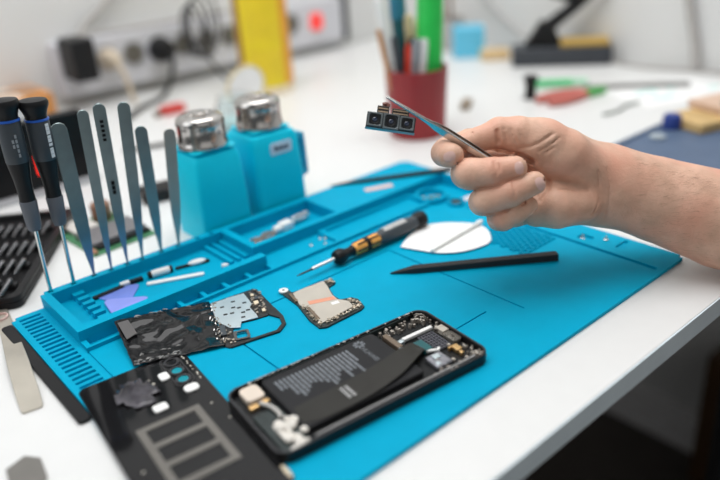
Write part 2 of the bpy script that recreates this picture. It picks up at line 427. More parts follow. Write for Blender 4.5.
# glass back panel ------------------------------------------------------------
pp = M(31.5, 108, 3.1)
gp = thing('phone_back_panel', 'detached black glass back cover of a phone with a grey square coil frame', 'phone cover', pp, PH+R(-6))
body = MB()
cut = rrect(-37.3, -82, 34.6, 76.5, 5, 5)
body.prism(cut, 0, .9)
gb = obj('glass_plate', body, mat('black_glass', (.010, .010, .011), .07, spec=.35), gp, bevel=.25)
fm = MB(); x0, x1, y0, y1 = -21, 19, -48, 12; w = 4.6
fm.box(x0, y0, .9, x0+w, y1, 1.35); fm.box(x1-w, y0, .9, x1, y1, 1.35)
for y in (y0, y0+18.6, y0+37.2, y1-w): fm.box(x0+w, y, .9, x1-w, y+w, 1.35)
obj('coil_frame', fm, mat('taupe_tape', (.15, .14, .125), .55), gp)
cw = MB()
cwin = [(23, 66), (22.2, 54.5), (22, 43)]
for cx, cy in cwin: cw.ring(circ(cx, cy, 5.2, 24), circ(cx, cy, 3.7, 24), .9, 1.6)
obj('camera_ring', cw, mat('ring_grey', (.06, .06, .065), .3, .5), gp)
obj('camera_window', MB().prism(circ(22.2, 54.5, 3.5), .9, 1.1).prism(circ(22, 43, 3.5), .9, 1.1), mat('cyan_window', (0, .26, .33), .2), gp)
obj('camera_bezel', MB().ring(rrect(15.5, 36, 29, 73, 4), rrect(16.7, 37.2, 27.8, 71.8, 3.4), .9, 1.3), BLKM, gp)
obj('adhesive_pad', MB().prism(rrect(9.5, 48.5, 16, 57.5, 2.2), .9, 2.2), WHITE, gp, bevel=.3)
obj('adhesive_pad', MB().prism(rrect(17.5, 26, 27, 34, 3), .9, 2.2), WHITE, gp, bevel=.3)
obj('adhesive_pad', MB().prism(rrect(-5.5, 19.5, 3.5, 27, 1.8), .9, 2.2), WHITE, gp, bevel=.3)
tp = MB()
vs = []; fs = []; rnd = random.Random(8); nx_, ny_ = 9, 7
for j in range(ny_):
    for i in range(nx_):
        vs.append((-21+i*3.3+rnd.uniform(-.8, .8), 33+j*5.0+rnd.uniform(-.8, .8)-i*.6, 1.0+rnd.uniform(.0, 2.2)))
for j in range(ny_-1):
    for i in range(nx_-1):
        if abs(i-3.5)/4.2+abs(j-2.5)/3.4 < 1.25 and not (i > 5 and j < 2): fs.append((j*nx_+i, j*nx_+i+1, (j+1)*nx_+i+1, (j+1)*nx_+i))
tpo = obj('peeled_film', MB().add(vs, fs), mat('smoky_film', (.07, .065, .075), .12, .1, var=.6, scale=80), gp, smooth=80)
so = tpo.modifiers.new('t', 'SOLIDIFY'); so.thickness = .00015
sb = MB(); rnd = random.Random(21)
for k in range(9): sb.ball((31.5+rnd.uniform(-.5, .5), 70-k*4-rnd.uniform(0, 3), 1.1), (.6, rnd.uniform(.5, 1.4), .5), 5)
sb.ball((26, 8, 1), (.8, .8, .5), 5); sb.ball((29, -12, 1), (.8, .8, .5), 5); sb.ball((-29, -24, 1), (.9, .9, .5), 5); sb.ball((3, 56, 1.1), (1, 1, .6), 5); sb.ball((4.5, 50.5, 1.1), (1.2, 1, .6), 5)
obj('glue_dots', sb, mat('glue', (.55, .52, .45), .4), gp)
obj('contact_spot', MB().ball((33, -73, .9), (1.4, 6, .7), 8), CREAM, gp)
# thin black case below the mat's left edge
mb = MB(); mb.prism(rrect(-7.4, 158, -.4, 314, 2.6), 0, 2.6)
cs = one('black_strip', 'thin flat black case pressed along the left edge of the turquoise mat', 'case', MB().prism([(p[0]+4, p[1]-236) for p in rrect(-8.8, 157, -.4, 312, 2.8)], 0, 2.7), BLK, M(-4, 236), bevel=.6)

# bracket with graphite film ----------------------------------------------------
bk = thing('phone_bracket', 'phone inner bracket with a crinkled black film flap and pale shield plate', 'phone part', M(100, 195, 3.1), PH+R(-24))
vs = []; fs = []; rnd = random.Random(4); nx_, ny_ = 41, 33
bk_inv = (Matrix.Translation(M(100, 195, 3.1)) @ Matrix.Rotation(PH+R(-24), 4, 'Z')).inverted()
fc = [bk_inv @ p for p in (at(134, 367, 4.2), at(226, 346, 4.2), at(209, 302, 5.4), at(114, 321.5, 13.2))]
def film_pt(u, v):
    return (fc[0]*(1-u)+fc[1]*u)*(1-v)+(fc[3]*(1-u)+fc[2]*u)*v
for j in range(ny_):
    for i in range(nx_):
        u = i/(nx_-1); v = j/(ny_-1); p = film_pt(u, v)
        k = min(1, 6*min(u+.05, 1.02-u, v+.05, 1.03-v))
        z = p.z+k*(.7+.55*math.sin(9*u+5*v)+.5*math.sin(17*v-6*u)+.25*math.sin(31*u+11*v))+rnd.uniform(-.06, .06)
        if v < .06: z += .7*abs(math.sin(u*17))+.2
        if v > .95: z += .5*abs(math.sin(u*15))
        vs.append((p.x+rnd.uniform(-.25, .25), p.y+rnd.uniform(-.25, .25), max(.4, z)))
for j in range(ny_-1):
    for i in range(nx_-1): fs.append((j*nx_+i, j*nx_+i+1, (j+1)*nx_+i+1, (j+1)*nx_+i))
fo = obj('film_flap', MB().add(vs, fs), FILM, bk, smooth=30)
so = fo.modifiers.new('t', 'SOLIDIFY'); so.thickness = .00018
so.offset = 1
gl = MB(); rnd = random.Random(77)  # pale silver slivers modelled as the glints along the film's creased edges
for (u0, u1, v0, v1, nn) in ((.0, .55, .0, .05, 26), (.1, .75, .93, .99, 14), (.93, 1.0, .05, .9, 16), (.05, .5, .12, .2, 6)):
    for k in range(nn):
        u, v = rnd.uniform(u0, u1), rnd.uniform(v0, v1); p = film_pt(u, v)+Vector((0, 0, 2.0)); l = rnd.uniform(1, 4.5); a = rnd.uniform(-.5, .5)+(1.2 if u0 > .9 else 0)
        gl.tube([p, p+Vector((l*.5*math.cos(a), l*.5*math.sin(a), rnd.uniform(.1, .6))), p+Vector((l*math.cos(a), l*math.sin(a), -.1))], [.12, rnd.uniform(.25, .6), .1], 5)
obj('crinkle_glint', gl, mat('glint_silver', (.75, .74, .72), .25, .7), fo)['kind'] = 'stuff'
tv = [film_pt(u, v)+Vector((0, 0, 2.3)) for u, v in ((.02, .88), (.13, .90), (.16, .58), (.04, .50))]
obj('foam_tab', MB().add(tv+[p+Vector((0, 0, .5)) for p in tv], [(0, 3, 2, 1), (4, 5, 6, 7), (0, 1, 5, 4), (1, 2, 6, 5), (2, 3, 7, 6), (3, 0, 4, 7)]), mat('grey_foam', (.12, .115, .115), .8), bk)
bf = MB()
outp = [(7, 33), (13, 37.5), (30, 42), (43, 43), (46, 41), (50, 26), (53, 12), (57.5, -10), (57.5, -19), (52, -27), (34, -31), (15, -35), (10, -31), (9, 0)]
bf.prism([(7, 33), (36, 41), (43, 43), (46, 41), (53.5, 8), (47, -2), (36, -4), (12, -5)], 0, 1.1)
bf.prism([(10, -4), (20, -4.6), (19, -33), (14, -34.5), (10.5, -31)], 0, 1.1)
bf.prism([(53.5, 8), (57.5, -8), (57.3, -19), (51, -28), (34, -31), (15, -35), (19, -30), (34, -28.4), (49, -25.4), (54.4, -18), (54.3, -9), (48, -2), (47, 0)], 0, 1.5)
obj('bracket_frame', bf, mat('bracket_black', (.025, .024, .024), .4, .2, var=.3, scale=200), bk, bevel=.25)
sh = MB().prism([(8.5, 31.5), (20, 34), (21, 35), (35, 37.3), (38.5, 18), (36, 14), (39, 2), (39.5, -3.2), (27, -4), (25, -12), (18, -10), (14, -4), (9, 4)], 1.1, 1.9)
sho = obj('shield_plate', sh, SHIELD, bk, bevel=.2)
hl = MB()
for x, y in ((16, 22), (25, 27), (28, 16), (33, 22), (22, 10), (30, 8), (17, 10), (34, 10), (24, 18), (29, 1)):
    hl.box(x-1.4, y-1, 1.9, x+1.7, y+1, 2.0)
obj('plate_slots', hl, BLK, sho)
rg = MB().ring(rrect(19, -29, 30, -17, 2), rrect(20.8, -27.2, 28.2, -18.8, 1.2), 1.1, 2.3)
obj('square_ring', rg, mat('ring_metal', (.16, .16, .16), .3, .8), bk)
cc = MB(); rnd = random.Random(31)
for k in range(110):
    q = rnd.random()
    if q < .45: x, y = rnd.uniform(38, 48), rnd.uniform(2, 40)
    elif q < .75: x, y = rnd.uniform(8, 11.5), rnd.uniform(-30, 32)
    else: x, y = rnd.uniform(11, 20), rnd.uniform(-33, -6)
    x -= max(0, (x-46)*.9) if y < 30 else 0
    cc.box(x, y, 1.1, x+rnd.uniform(.7, 2), y+rnd.uniform(.7, 2.2), 1.6+rnd.uniform(0, .8))
obj('bracket_components', cc, mat('component_mix_b', (.42, .36, .30), .35, .6, var=.9, scale=420), bk)['kind'] = 'stuff'
obj('gold_pad', MB().box(40, 16, 1.1, 43.5, 21, 2.4).box(44, 3, 1.1, 46.5, 7, 2.4).box(39.6, 30, 1.1, 42, 33, 2.3), CREAM, bk, bevel=.2)
obj('flat_connector', MB().box(10.5, -19, 1.1, 14.5, -5, 2.6).box(41, 24, 1.1, 48, 28, 2.2), GREYP, bk, bevel=.3)

# logic board --------------------------------------------------------------------
lb = thing('logic_board', 'small black phone logic board with beige shield and copper sticker', 'circuit board', M(180, 160, 3.1), PH+R(-14))
poly = [(-20, 33), (-17, 35), (-13, 33), (-12, 26), (-1, 26), (17, 29), (23.5, 27.5), (23.5, 21), (15.5, 17), (13.5, 3), (15, -5), (24, -7), (27, -12), (26, -24), (22, -27), (-10, -35), (-15, -33), (-17, -20), (-16, 5)]
obj('board', MB().prism(poly, 0, 1.4), PCB, lb, bevel=.2)
sp_ = obj('shield_plate', MB().prism([(-14, 10), (-12.5, 23), (-3, 25.2), (16, 28), (15, 17), (12.5, 4), (13, -5), (19, -12), (18.5, -21), (-11, -29.5), (-12.5, -20), (-12.8, -3), (-15, 3)], 1.4, 2.3), BEIGE, lb, bevel=.25)
obj('copper_sticker', MB().prism([(-8, 4.5), (12, 0.5), (12, -4.5), (-8.5, -1)], 2.3, 2.42), COPPER, sp_)['label'] = 'copper-pink sticker'
obj('white_mark', MB().box(6, -11, 2.3, 12, -7, 2.4), WHITE, sp_)
obj('screw_tab', MB().prism(circ(-17, 31, 3.8, 16), 1.4, 2.6), WHITE, lb, bevel=.3)['label'] = 'white round screw tab'
obj('tab_hole', MB().prism(circ(-17, 31, 1, 10), 2.6, 2.7), BLK, lb)
cc = MB(); rnd = random.Random(41)
for k in range(190):
    q = rnd.random()
    if q < .35: x, y = rnd.uniform(-15.5, -11), rnd.uniform(-32, 2)
    elif q < .7: u = rnd.random(); x, y = -9+u*32, -32.5+u*7.6+rnd.uniform(0, 4)
    elif q < .85: x, y = rnd.uniform(19, 24.5), rnd.uniform(-24, -9)
    else: x, y = rnd.uniform(16, 22), rnd.uniform(21, 27)
    cc.box(x, y, 1.4, x+rnd.uniform(.5, 2.0), y+rnd.uniform(.5, 2.0), 1.9+rnd.uniform(0, 1.0))
obj('board_components', cc, mat('component_mix_c', (.50, .43, .34), .35, .5, var=.9, scale=420), lb)['kind'] = 'stuff'
obj('side_connector', MB().box(-16, 9, 1.4, -13.6, 23, 2.8).box(-12.5, -24, 1.4, -10, -4, 2.9), mat('brown_conn', (.22, .16, .11), .4, .4), lb, bevel=.3)

# lying precision screwdriver -------------------------------------------------------
a_, b_ = at(297, 276, 9.6), at(425, 217, 11.6)
sd = thing_m('precision_screwdriver', 'black screwdriver with orange grip sleeve lying on the turquoise mat', 'screwdriver', align(a_, b_-a_) @ Matrix.Diagonal((.86, .86, (b_-a_).length/156, 1)))
obj('tip', MB().lathe([(.35, 0), (.8, 3), (1.0, 14), (1.4, 16)], 12), mat('dark_tip', (.06, .06, .06), .3, .9), sd)
obj('shaft', MB().lathe([(1.7, 16), (1.9, 18), (1.9, 44)], 16), mat('bright_shaft', (.85, .85, .84), .25, .6), sd)
obj('collar', MB().lathe([(3.5, 41), (6.6, 42.5), (7.6, 46), (7.4, 50), (5.2, 54), (4.6, 58), (5.6, 63)], 24), BLK, sd)
obj('grip_sleeve', MB().lathe([(5.0, 63), (6.2, 66), (6.4, 80), (6.6, 91), (6.2, 93)], 24), ORP, sd)['label'] = 'orange grip sleeve'
gb_ = MB(); gb_.lathe([(6.62, 76.5), (6.7, 78), (6.7, 80), (6.62, 81.5)], 24)
for k in range(6):
    a = k*math.pi/3; gb_.tube([(6.1*math.cos(a), 6.1*math.sin(a), 65+(k % 2)*2), (6.4*math.cos(a), 6.4*math.sin(a), 92)], 1.1, 6)
obj('grip_rib', gb_, BLK, sd)
obj('handle', MB().lathe([(6.2, 93), (7.6, 97), (8.0, 108), (7.9, 128), (7.2, 140), (7.0, 141)], 28), GREYP, sd)
lbm = MB(); n = 10
for k in range(n):
    a0 = R(190+k*11); a1 = R(190+(k+1)*11); r0 = 8.02
    c0_, s0_, c1_, s1_ = math.cos(a0), math.sin(a0), math.cos(a1), math.sin(a1)
    lbm.add([(8.02*c0_, 8.02*s0_, 100), (8.02*c1_, 8.02*s1_, 100), (7.95*c1_, 7.95*s1_, 128), (7.95*c0_, 7.95*s0_, 128),
             (8.45*c0_, 8.45*s0_, 100), (8.45*c1_, 8.45*s1_, 100), (8.4*c1_, 8.4*s1_, 128), (8.4*c0_, 8.4*s0_, 128)],
            [(0, 1, 2, 3), (4, 7, 6, 5), (0, 4, 5, 1), (2, 6, 7, 3), (0, 3, 7, 4), (1, 5, 6, 2)])
obj('handle_label', lbm, mat('silver_label', (.50, .50, .49), .4, .2, var=.35, scale=500), sd)
obj('end_cap', MB().lathe([(6.6, 141), (8.3, 143), (8.8, 148), (8.2, 153), (5, 155.4), (1, 156)], 28), BLK, sd)

# black spudger on the mat
P0, P1 = M(248.5, 154.5, 3.1), M(358, 71.8, 3.1)
dirx = P1-P0; Ls = dirx.length
one('spudger', 'black plastic spudger with pointed tip lying across the middle of the turquoise mat', 'tool',
    MB().add([(0, -.6, .2), (0, .6, .2), (0, .6, 1.4), (0, -.6, 1.4), (20, -3.4, 0), (20, 3.4, 0), (20, 3.4, 5), (20, -3.4, 5), (Ls, -3.8, 0), (Ls, 3.8, 0), (Ls, 3.8, 6), (Ls, -3.8, 6)],
             [(0, 1, 2, 3), (0, 4, 5, 1), (1, 5, 6, 2), (2, 6, 7, 3), (3, 7, 4, 0), (4, 8, 9, 5), (5, 9, 10, 6), (6, 10, 11, 7), (7, 11, 8, 4), (8, 11, 10, 9)]),
    BLKM, P0, math.atan2(dirx.y, dirx.x), bevel=.9)
# white cloth and swab
c0 = M(330, 160, 4.3)
cl_pts = [(287, 182), (300, 189), (318, 196), (330, 199), (348, 189), (362, 172), (366, 160), (361, 146), (347, 132), (332, 131), (316, 136), (304, 145), (297, 156)]
sm2 = smooth_path([(x-330, y-160, 0) for x, y in cl_pts]+[(cl_pts[0][0]-330, cl_pts[0][1]-160, 0)], 4)[:-1]
one('cleaning_cloth', 'white cleaning wipe lying flat on the mat behind the black spudger', 'cloth', MB().prism([(p.x, p.y) for p in sm2], 0, .5), PAPER, c0)
A, B = M(297, 154.5, 6.1), M(370, 161, 7.3)
sw = thing_m('cotton_swab', 'thin white cotton swab lying on the white cleaning wipe', 'swab', align(A, B-A))
L_ = (B-A).length
obj('stick', MB().lathe([(1.3, 0), (1.5, 1), (1.6, L_-8)], 12), WHITE, sw)
obj('cotton_head', MB().lathe([(1.3, L_-12), (1.9, L_-9), (2.4, L_-4), (2.0, L_-1), (.6, L_)], 14), PAPER, sw)

# tray contents -----------------------------------------------------------------
def tri_pick(s0, t0, deg, label, z):
    pts = []
    for c in range(3):
        a = R(deg+120*c)
        for k in (-2, -1, 0, 1, 2): pts.append((15*math.cos(a)+4*math.cos(a+R(30*k))-0, 15*math.sin(a)+4*math.sin(a+R(30*k))))
    return one('opening_pick', label, 'pick', MB().prism(pts, 0, .9), PICK, M(s0, t0, z), group='opening picks in the tray', bevel=.3)
tri_pick(78, 290, 20, 'violet blue opening pick in the tray, lower of the two overlapping picks', 3.1)
PICK = mat('light_violet_pick', (.27, .33, .84), .35)
tri_pick(72, 270, -8, 'violet blue opening pick in the tray, lying on top of the other pick', 4.1)
def rod(name, label, cat, p, q, r, m, sz=1.0, group=None):
    (s0, t0, z0), (s1, t1, z1) = p, q
    A, B = M(s0, t0, z0), M(s1, t1, z1)
    o = thing_m(name, label, cat, align(A, B-A), group); return o, (B-A).length
wsx = one('plastic_stick', 'flat white plastic stick in the back tray pocket', 'stick', MB().prism(rrect(0, -2.4, 47, 2.4, 2.2), 0, 1.8), WHITE, M(101, 290, 3.1), PH+R(-25), bevel=.4)
br = thing('small_brush', 'small black brush with a white oval tip in the back tray pocket', 'brush', M(131, 297, 3.1), PH+R(-14))
obj('handle', MB().prism(rrect(0, -1.6, 14, 1.6, 1.4), 0, 2), BLK, br, bevel=.3)
obj('tip', MB().ball((19, 0, 2.2), (8, 3.4, 2.1), 10), WHITE, br)
obj('tip_holder', MB().prism(rrect(20, -3, 30, 3, 2.8), 0, 1.6), BLK, br, bevel=.3)
pl = thing('white_capsule', 'white cylindrical connector with a black end in the back tray pocket', 'connector', M(110, 299, 6.2), PH+R(-10))
mx = Matrix.Rotation(R(90), 4, 'Y')
obj('sleeve', MB().lathe([(2.6, 0), (3, .6), (3, 15), (2.6, 15.6)], 16, mx), WHITE, pl)
obj('black_end', MB().lathe([(2.2, -3), (2.9, -2.4), (2.9, -.05)], 16, mx).lathe([(2.9, 15.7), (2.9, 18)], 16, mx), BLK, pl)
ck = thing('cable_plug', 'tiny black plug with a white tip between tweezers and picks in the tray', 'plug', M(86, 303, 3.1), PH+R(-8))
obj('plug_body', MB().box(6, -2, 0, 17, 2, 3.4), BLK, ck, bevel=.5)
obj('plug_tip', MB().box(-2, -2, .6, 5.9, 2.2, 3.6), WHITE, ck, bevel=.8)
one('black_clip', 'small flat black clip behind the violet picks in the tray', 'clip', MB().prism(rrect(-15, -2.2, 12, 2.2, 1.5), 0, 2.2), BLK, M(74, 300.5, 3.1), PH+R(4), bevel=.3)
one('white_bead', 'small white bead alone near the ribs of the tray', 'bead', MB().lathe([(1.2, 0), (1.9, .6), (1.9, 5), (1.2, 5.6)], 14, Matrix.Rotation(R(90), 4, 'Y')), WHITE, M(160, 269, 5.1), PH+R(-30))
# cluster in the bit pocket
jr = thing('earbud_cable', 'coiled grey earphone cable lying in the middle tray pocket', 'cable', M(208, 288, 3.1))
cb = MB(); pts = []
for k in range(60):
    a = k*.5; pts.append((-4+k*.35+9*math.cos(a), 4.5*math.sin(a)+1.5*math.sin(a*.31), 1.6+1.6*(k/60)+.8*math.sin(a*1.7)))
obj('coil', MB().tube(pts, .9, 6), mat('taupe_wire', (.28, .24, .21), .4, .3), jr)
pw = thing('white_plug', 'white square plug lying in the middle tray pocket', 'plug', M(238, 292, 3.1), PH+R(5))
obj('plug_block', MB().box(0, -4.5, 0, 13, 5, 8), WHITE, pw, bevel=1.5)
obj('plug_nose', MB().lathe([(3, -8), (3.6, -7), (3.6, -.05)], 16, Matrix.Translation((0, 0, 3.8)) @ mx), WHITE, pw)
sp2 = MB(); pts = []
for k in range(90):
    a = k*.62; pts.append((k*.22, 3.6*math.cos(a), 4.4+3.4*math.sin(a)))
one('coil_spring', 'silver coil spring beside the white plug in the middle tray pocket', 'spring', MB().tube(pts, .65, 6), mat('spring_steel', (.7, .7, .7), .25, .8), M(254, 296, 3.2), PH+R(6))
for i, (s, t) in enumerate(((238, 246), (249, 239.5), (252, 251), (255.3, 247.5))):
    lab = ['tiny silver screw in the shallow front pocket, left of the three others', 'tiny silver screw nearest the front rim of the shallow tray pocket', 'tiny silver screw farthest back in the shallow front tray pocket', 'tiny silver screw closest to the divider of the shallow front pocket'][i]
    q = thing('tiny_screw', lab, 'screw', M(s, t, 3.05), group='loose screws in the shallow pocket')
    obj('head', MB().lathe([(1.5, 0), (1.7, .2), (1.6, .9), (1.1, 1.2)], 12), STEEL, q); obj('shank', MB().lathe([(.7, 1.2), (.7, 3.2)], 8), STEEL, q)
for i, (s, t) in enumerate(((407, 80), (414, 62))):
    q = thing('tiny_screw', ['tiny silver screw in the mat slot right below the wrist', 'tiny silver screw on the mat under the forearm, close to the mat corner'][i], 'screw', M(s, t, 1.05 if i == 0 else 3.05), group='loose screws under the forearm')
    obj('head', MB().lathe([(2, 0), (2.3, .2), (2.2, 1.2), (1.4, 1.6)], 12), STEEL, q); obj('shank', MB().lathe([(1, 1.6), (1, 4)], 8), STEEL, q)
for i, (s, t, m_) in enumerate(((380, 244, STEEL), (386, 240, mat('brass_bit', (.5, .4, .3), .35, .7)), (392, 237, STEEL))):
    lab = ['small silver nut in the round tray cup, nearest the tray plateau', 'small brass coloured bit in the middle of the round tray cup', 'small silver nut in the round tray cup, nearest the hand'][i]
    one('small_nut', lab, 'nut', MB().ring(circ(0, 0, 2.8, 6), circ(0, 0, 1.4, 6), 0, 2.6), m_, M(s, t, 3.05), PH+i, group='bits in the round cup', bevel=.2)
one('dark_magnet', 'dark round magnet in the small round cup near the curled fingers', 'magnet', MB().lathe([(4.4, 0), (4.8, .4), (4.8, 2), (4.4, 2.4)], 20), mat('magnet_dark', (.06, .09, .10), .35, .6), M(393, 213, 3.05))
one('packet_scrap', 'white and pink paper scrap beneath the curled fingers', 'paper', MB().prism([(-9, -3), (8, -5), (10, 2), (-6, 4)], 0, .7), mat('white_pink', (.85, .70, .70), .7, var=.2, scale=120), M(412, 213, 3.1), PH)
# long black stick across the tray plateau, pale sticker
A = M(*st(330, 186.5, 14.2)); B = M(*st(452, 171, 14.2)); dx = B-A
one('long_spudger', 'long thin black stick lying across the far rim of the mat behind the hand', 'tool', MB().add([(0, -.8, 0), (0, .8, 0), (0, .8, 1), (0, -.8, 1), (25, -2.4, 0), (25, 2.4, 0), (25, 2.4, 3), (25, -2.4, 3), (dx.length, -3, 0), (dx.length, 3, 0), (dx.length, 3, 4), (dx.length, -3, 4)],
    [(0, 1, 2, 3), (0, 4, 5, 1), (1, 5, 6, 2), (2, 6, 7, 3), (3, 7, 4, 0), (4, 8, 9, 5), (5, 9, 10, 6), (6, 10, 11, 7), (7, 11, 8, 4), (8, 11, 10, 9)]), BLKM, A, math.atan2(dx.y, dx.x), bevel=.6)
q = st(378, 188, 14.1)
one('pink_sticker', 'pale pink sticker on the raised far corner of the turquoise mat', 'sticker', MB().prism(rrect(-14, -4, 16, 5, 1.5), 0, .3), PALEPINK, M(q[0], q[1], 14.05), PH-.35)

# ------------------------------------------------------------------ upright tools in the back rim
def upright(base, px, py):
    b = M(base[0], base[1], 5.2); t = near_vertical(b, px, py)
    return b, t
TWZ = [(HOLES[0], (57, 123), 11.8, STEELD, 'upright dark steel tweezers, wide blade next to the two black screwdrivers', .12),
       (HOLES[1], (82, 110), 8.4, STEELD, 'upright dark steel tweezers, slim pair second from the black screwdrivers', .0),
       (HOLES[2], (98, 103.5), 9.6, STEELD, 'upright dark steel tweezers with dark lettering marks, third from the black screwdrivers', .0),
       (HOLES[3], (123, 102), 9.6, STEELD, 'upright dark steel tweezers, tallest pair, fourth from the black screwdrivers', .0),
       (HOLES[4], (140, 126), 9.6, STEELD, 'upright dark steel tweezers, shorter pair second from the blue bottle', .15),
       (HOLES[5], (169, 128.5), 9.4, BRUSH, 'upright light grey tweezers standing right beside the blue bottle', .08)]
def blade(L, w, z, th, flip):
    # one arm of the tweezers: long taper from a rounded end to a fine tip, bowed outwards
    e = w*.5/L
    prof = [(0, .5), (.08, .8), (.16, w*.17), (.26, w*.31), (.35, w*.40), (.45, w*.455), (.6, w*.48), (.8, w*.5), (1-e, w*.5), (1-e*.7, w*.477), (1-e*.4, w*.40), (1-e*.15, w*.263), (1-e*.02, w*.1)]
    vs = []; fs = []
    for u, h in prof:
        d = flip*(.3+1.3*math.sin(math.pi*min(1, u*1.02))**.8*(.45+.55*(1-u)))
        for x, k in ((-h, d), (h, d), (h, d+flip*th), (-h, d+flip*th)): vs.append((x, k, u*L))
    n = len(prof)
    for i in range(n-1):
        a = i*4
        for k in range(4): fs.append((a+k, a+(k+1) % 4, a+4+(k+1) % 4, a+4+k))
    fs += [(3, 2, 1, 0), (4*n-4, 4*n-3, 4*n-2, 4*n-1)]
    return vs, fs
def tweezers(base, top, w, m, label, yaw=0, group='tweezers standing in the mat rim'):
    L = (top-base).length; zax = (top-base).normalized()
    toC = EYE-base; x = toC.cross(zax).normalized()*-1          # broad side turned to the room's near side
    ca, sa = math.cos(yaw), math.sin(yaw); y = zax.cross(x)
    x = x*ca+y*sa; y = zax.cross(x)
    mm = Matrix((x, y, zax)).transposed().to_4x4(); mm.translation = base
    t = thing_m('tweezers', label, 'tweezers', mm, group)
    for f in (1, -1):
        vs, fs = blade(L, w, 0, 1.0, f); obj('blade', MB().add(vs, fs), m, t, bevel=.2, smooth=50)
    obj('joint', MB().prism(rrect(-w*.42, L*.86, w*.42, L*.99, 1.5), -.9, .9, Matrix.Rotation(R(90), 4, 'X')), m, t)
    return t
for i, (hb, px, w, m_, lab, yaw) in enumerate(TWZ):
    b, t = upright(hb, *px); tw = tweezers(b, t, w, m_, lab, yaw)
    if i == 2:
        L = (t-b).length; mk = MB()
        for k in range(5): mk.box(-1.2, -2.5, L*.80+k*3.6, 1.4, -2.2, L*.80+k*3.6+2.2)
        for k in range(3): mk.box(-1.2, -3.6, L*.50+k*4, 1.4, -3.3, L*.50+k*4+3)
        obj('stamped_mark', mk, BLK, tw)
def driver(hb, px, label):
    b, t = upright(hb, *px); zax = (t-b).normalized(); L = (t-b).length
    x = (EYE-b).cross(zax).normalized()*-1
    mm = Matrix((x, zax.cross(x), zax)).transposed().to_4x4(); mm.translation = b
    o = thing_m('screwdriver', label, 'screwdriver', mm, 'screwdrivers standing in the mat rim')
    k = L/162
    obj('shaft', MB().lathe([(.6, 0), (1.5, 2), (1.6, 64*k)], 16), STEEL, o)
    obj('ferrule', MB().lathe([(1.6, 61*k), (4.4, 62*k), (5.4, 66*k), (6.3, 85*k), (5.8, 86*k)], 24), mat('slate_ferrule', (.11, .12, .14), .45), o)
    obj('lower_grip', MB().lathe([(5.8, 86*k), (5.6, 92*k), (6.1, 101*k), (7.6, 113*k), (8.0, 116*k)], 28), BLK, o)
    obj('barrel', MB().lathe([(8.0, 116*k), (8.2, 116.5*k), (8.4, 128*k), (8.3, 145.5*k), (8.1, 146*k)], 28), mat('slate_barrel', (.045, .055, .065), .5), o)
    obj('blue_ring', MB().lathe([(7.9, 146*k), (8.6, 146.2*k), (8.6, 147.4*k), (7.9, 147.8*k)], 28), mat('blue_ring', (.02, .12, .55), .4), o)['label'] = 'thin blue ring'
    obj('spinning_cap', MB().lathe([(7.6, 147.8*k), (7.7, 150*k), (8.8, 153.5*k), (10.4, 157*k), (10.6, 159.4*k), (9.6, 161.4*k), (5, 162.3*k), (.5, 162.4*k)], 32), BLK, o)
    return o, k
def barrel_print(o, k, a0, blocks, m):
    mk = MB(); r = 8.42
    for (da, w, z0, z1) in blocks:
        a = a0+da; q = [(r*math.cos(R(a+j*w/3)), r*math.sin(R(a+j*w/3))) for j in range(4)]
        vs = [(x, y, z*k) for z in (z0, z1) for x, y in q]+[(x*1.02, y*1.02, z*k) for z in (z0, z1) for x, y in q]
        fs = []
        for j in range(3): fs += [(j, j+1, 5+j, 4+j), (8+j, 12+j, 13+j, 9+j), (j, 8+j, 9+j, j+1), (4+j, 5+j, 13+j, 12+j)]
        fs += [(0, 4, 12, 8), (3, 11, 15, 7)]
        mk.add(vs, fs)
    obj('barrel_print', mk, m, o)
o1, k1 = driver(HOLES[6], (2, 99), 'black precision screwdriver with blue ring, the outer one farthest from the tweezers')
o2, k2 = driver(HOLES[7], (32, 99), 'black precision screwdriver with blue ring, standing next to the tweezers')
rnd = random.Random(2)
barrel_print(o1, k1, -95, [(j*16, 10, z, z+2.6) for j in range(2) for z in (121, 124.5, 128, 131.5, 135) if rnd.random() < .8], mat('grey_ink', (.30, .32, .34), .5))
barrel_print(o2, k2, -58, [(0, 22, z, z+rnd.choice([1.6, 2.2, 2.8])) for z in (118, 121, 124, 127, 130, 133, 136, 139, 142)], mat('white_ink', (.72, .74, .76), .5))

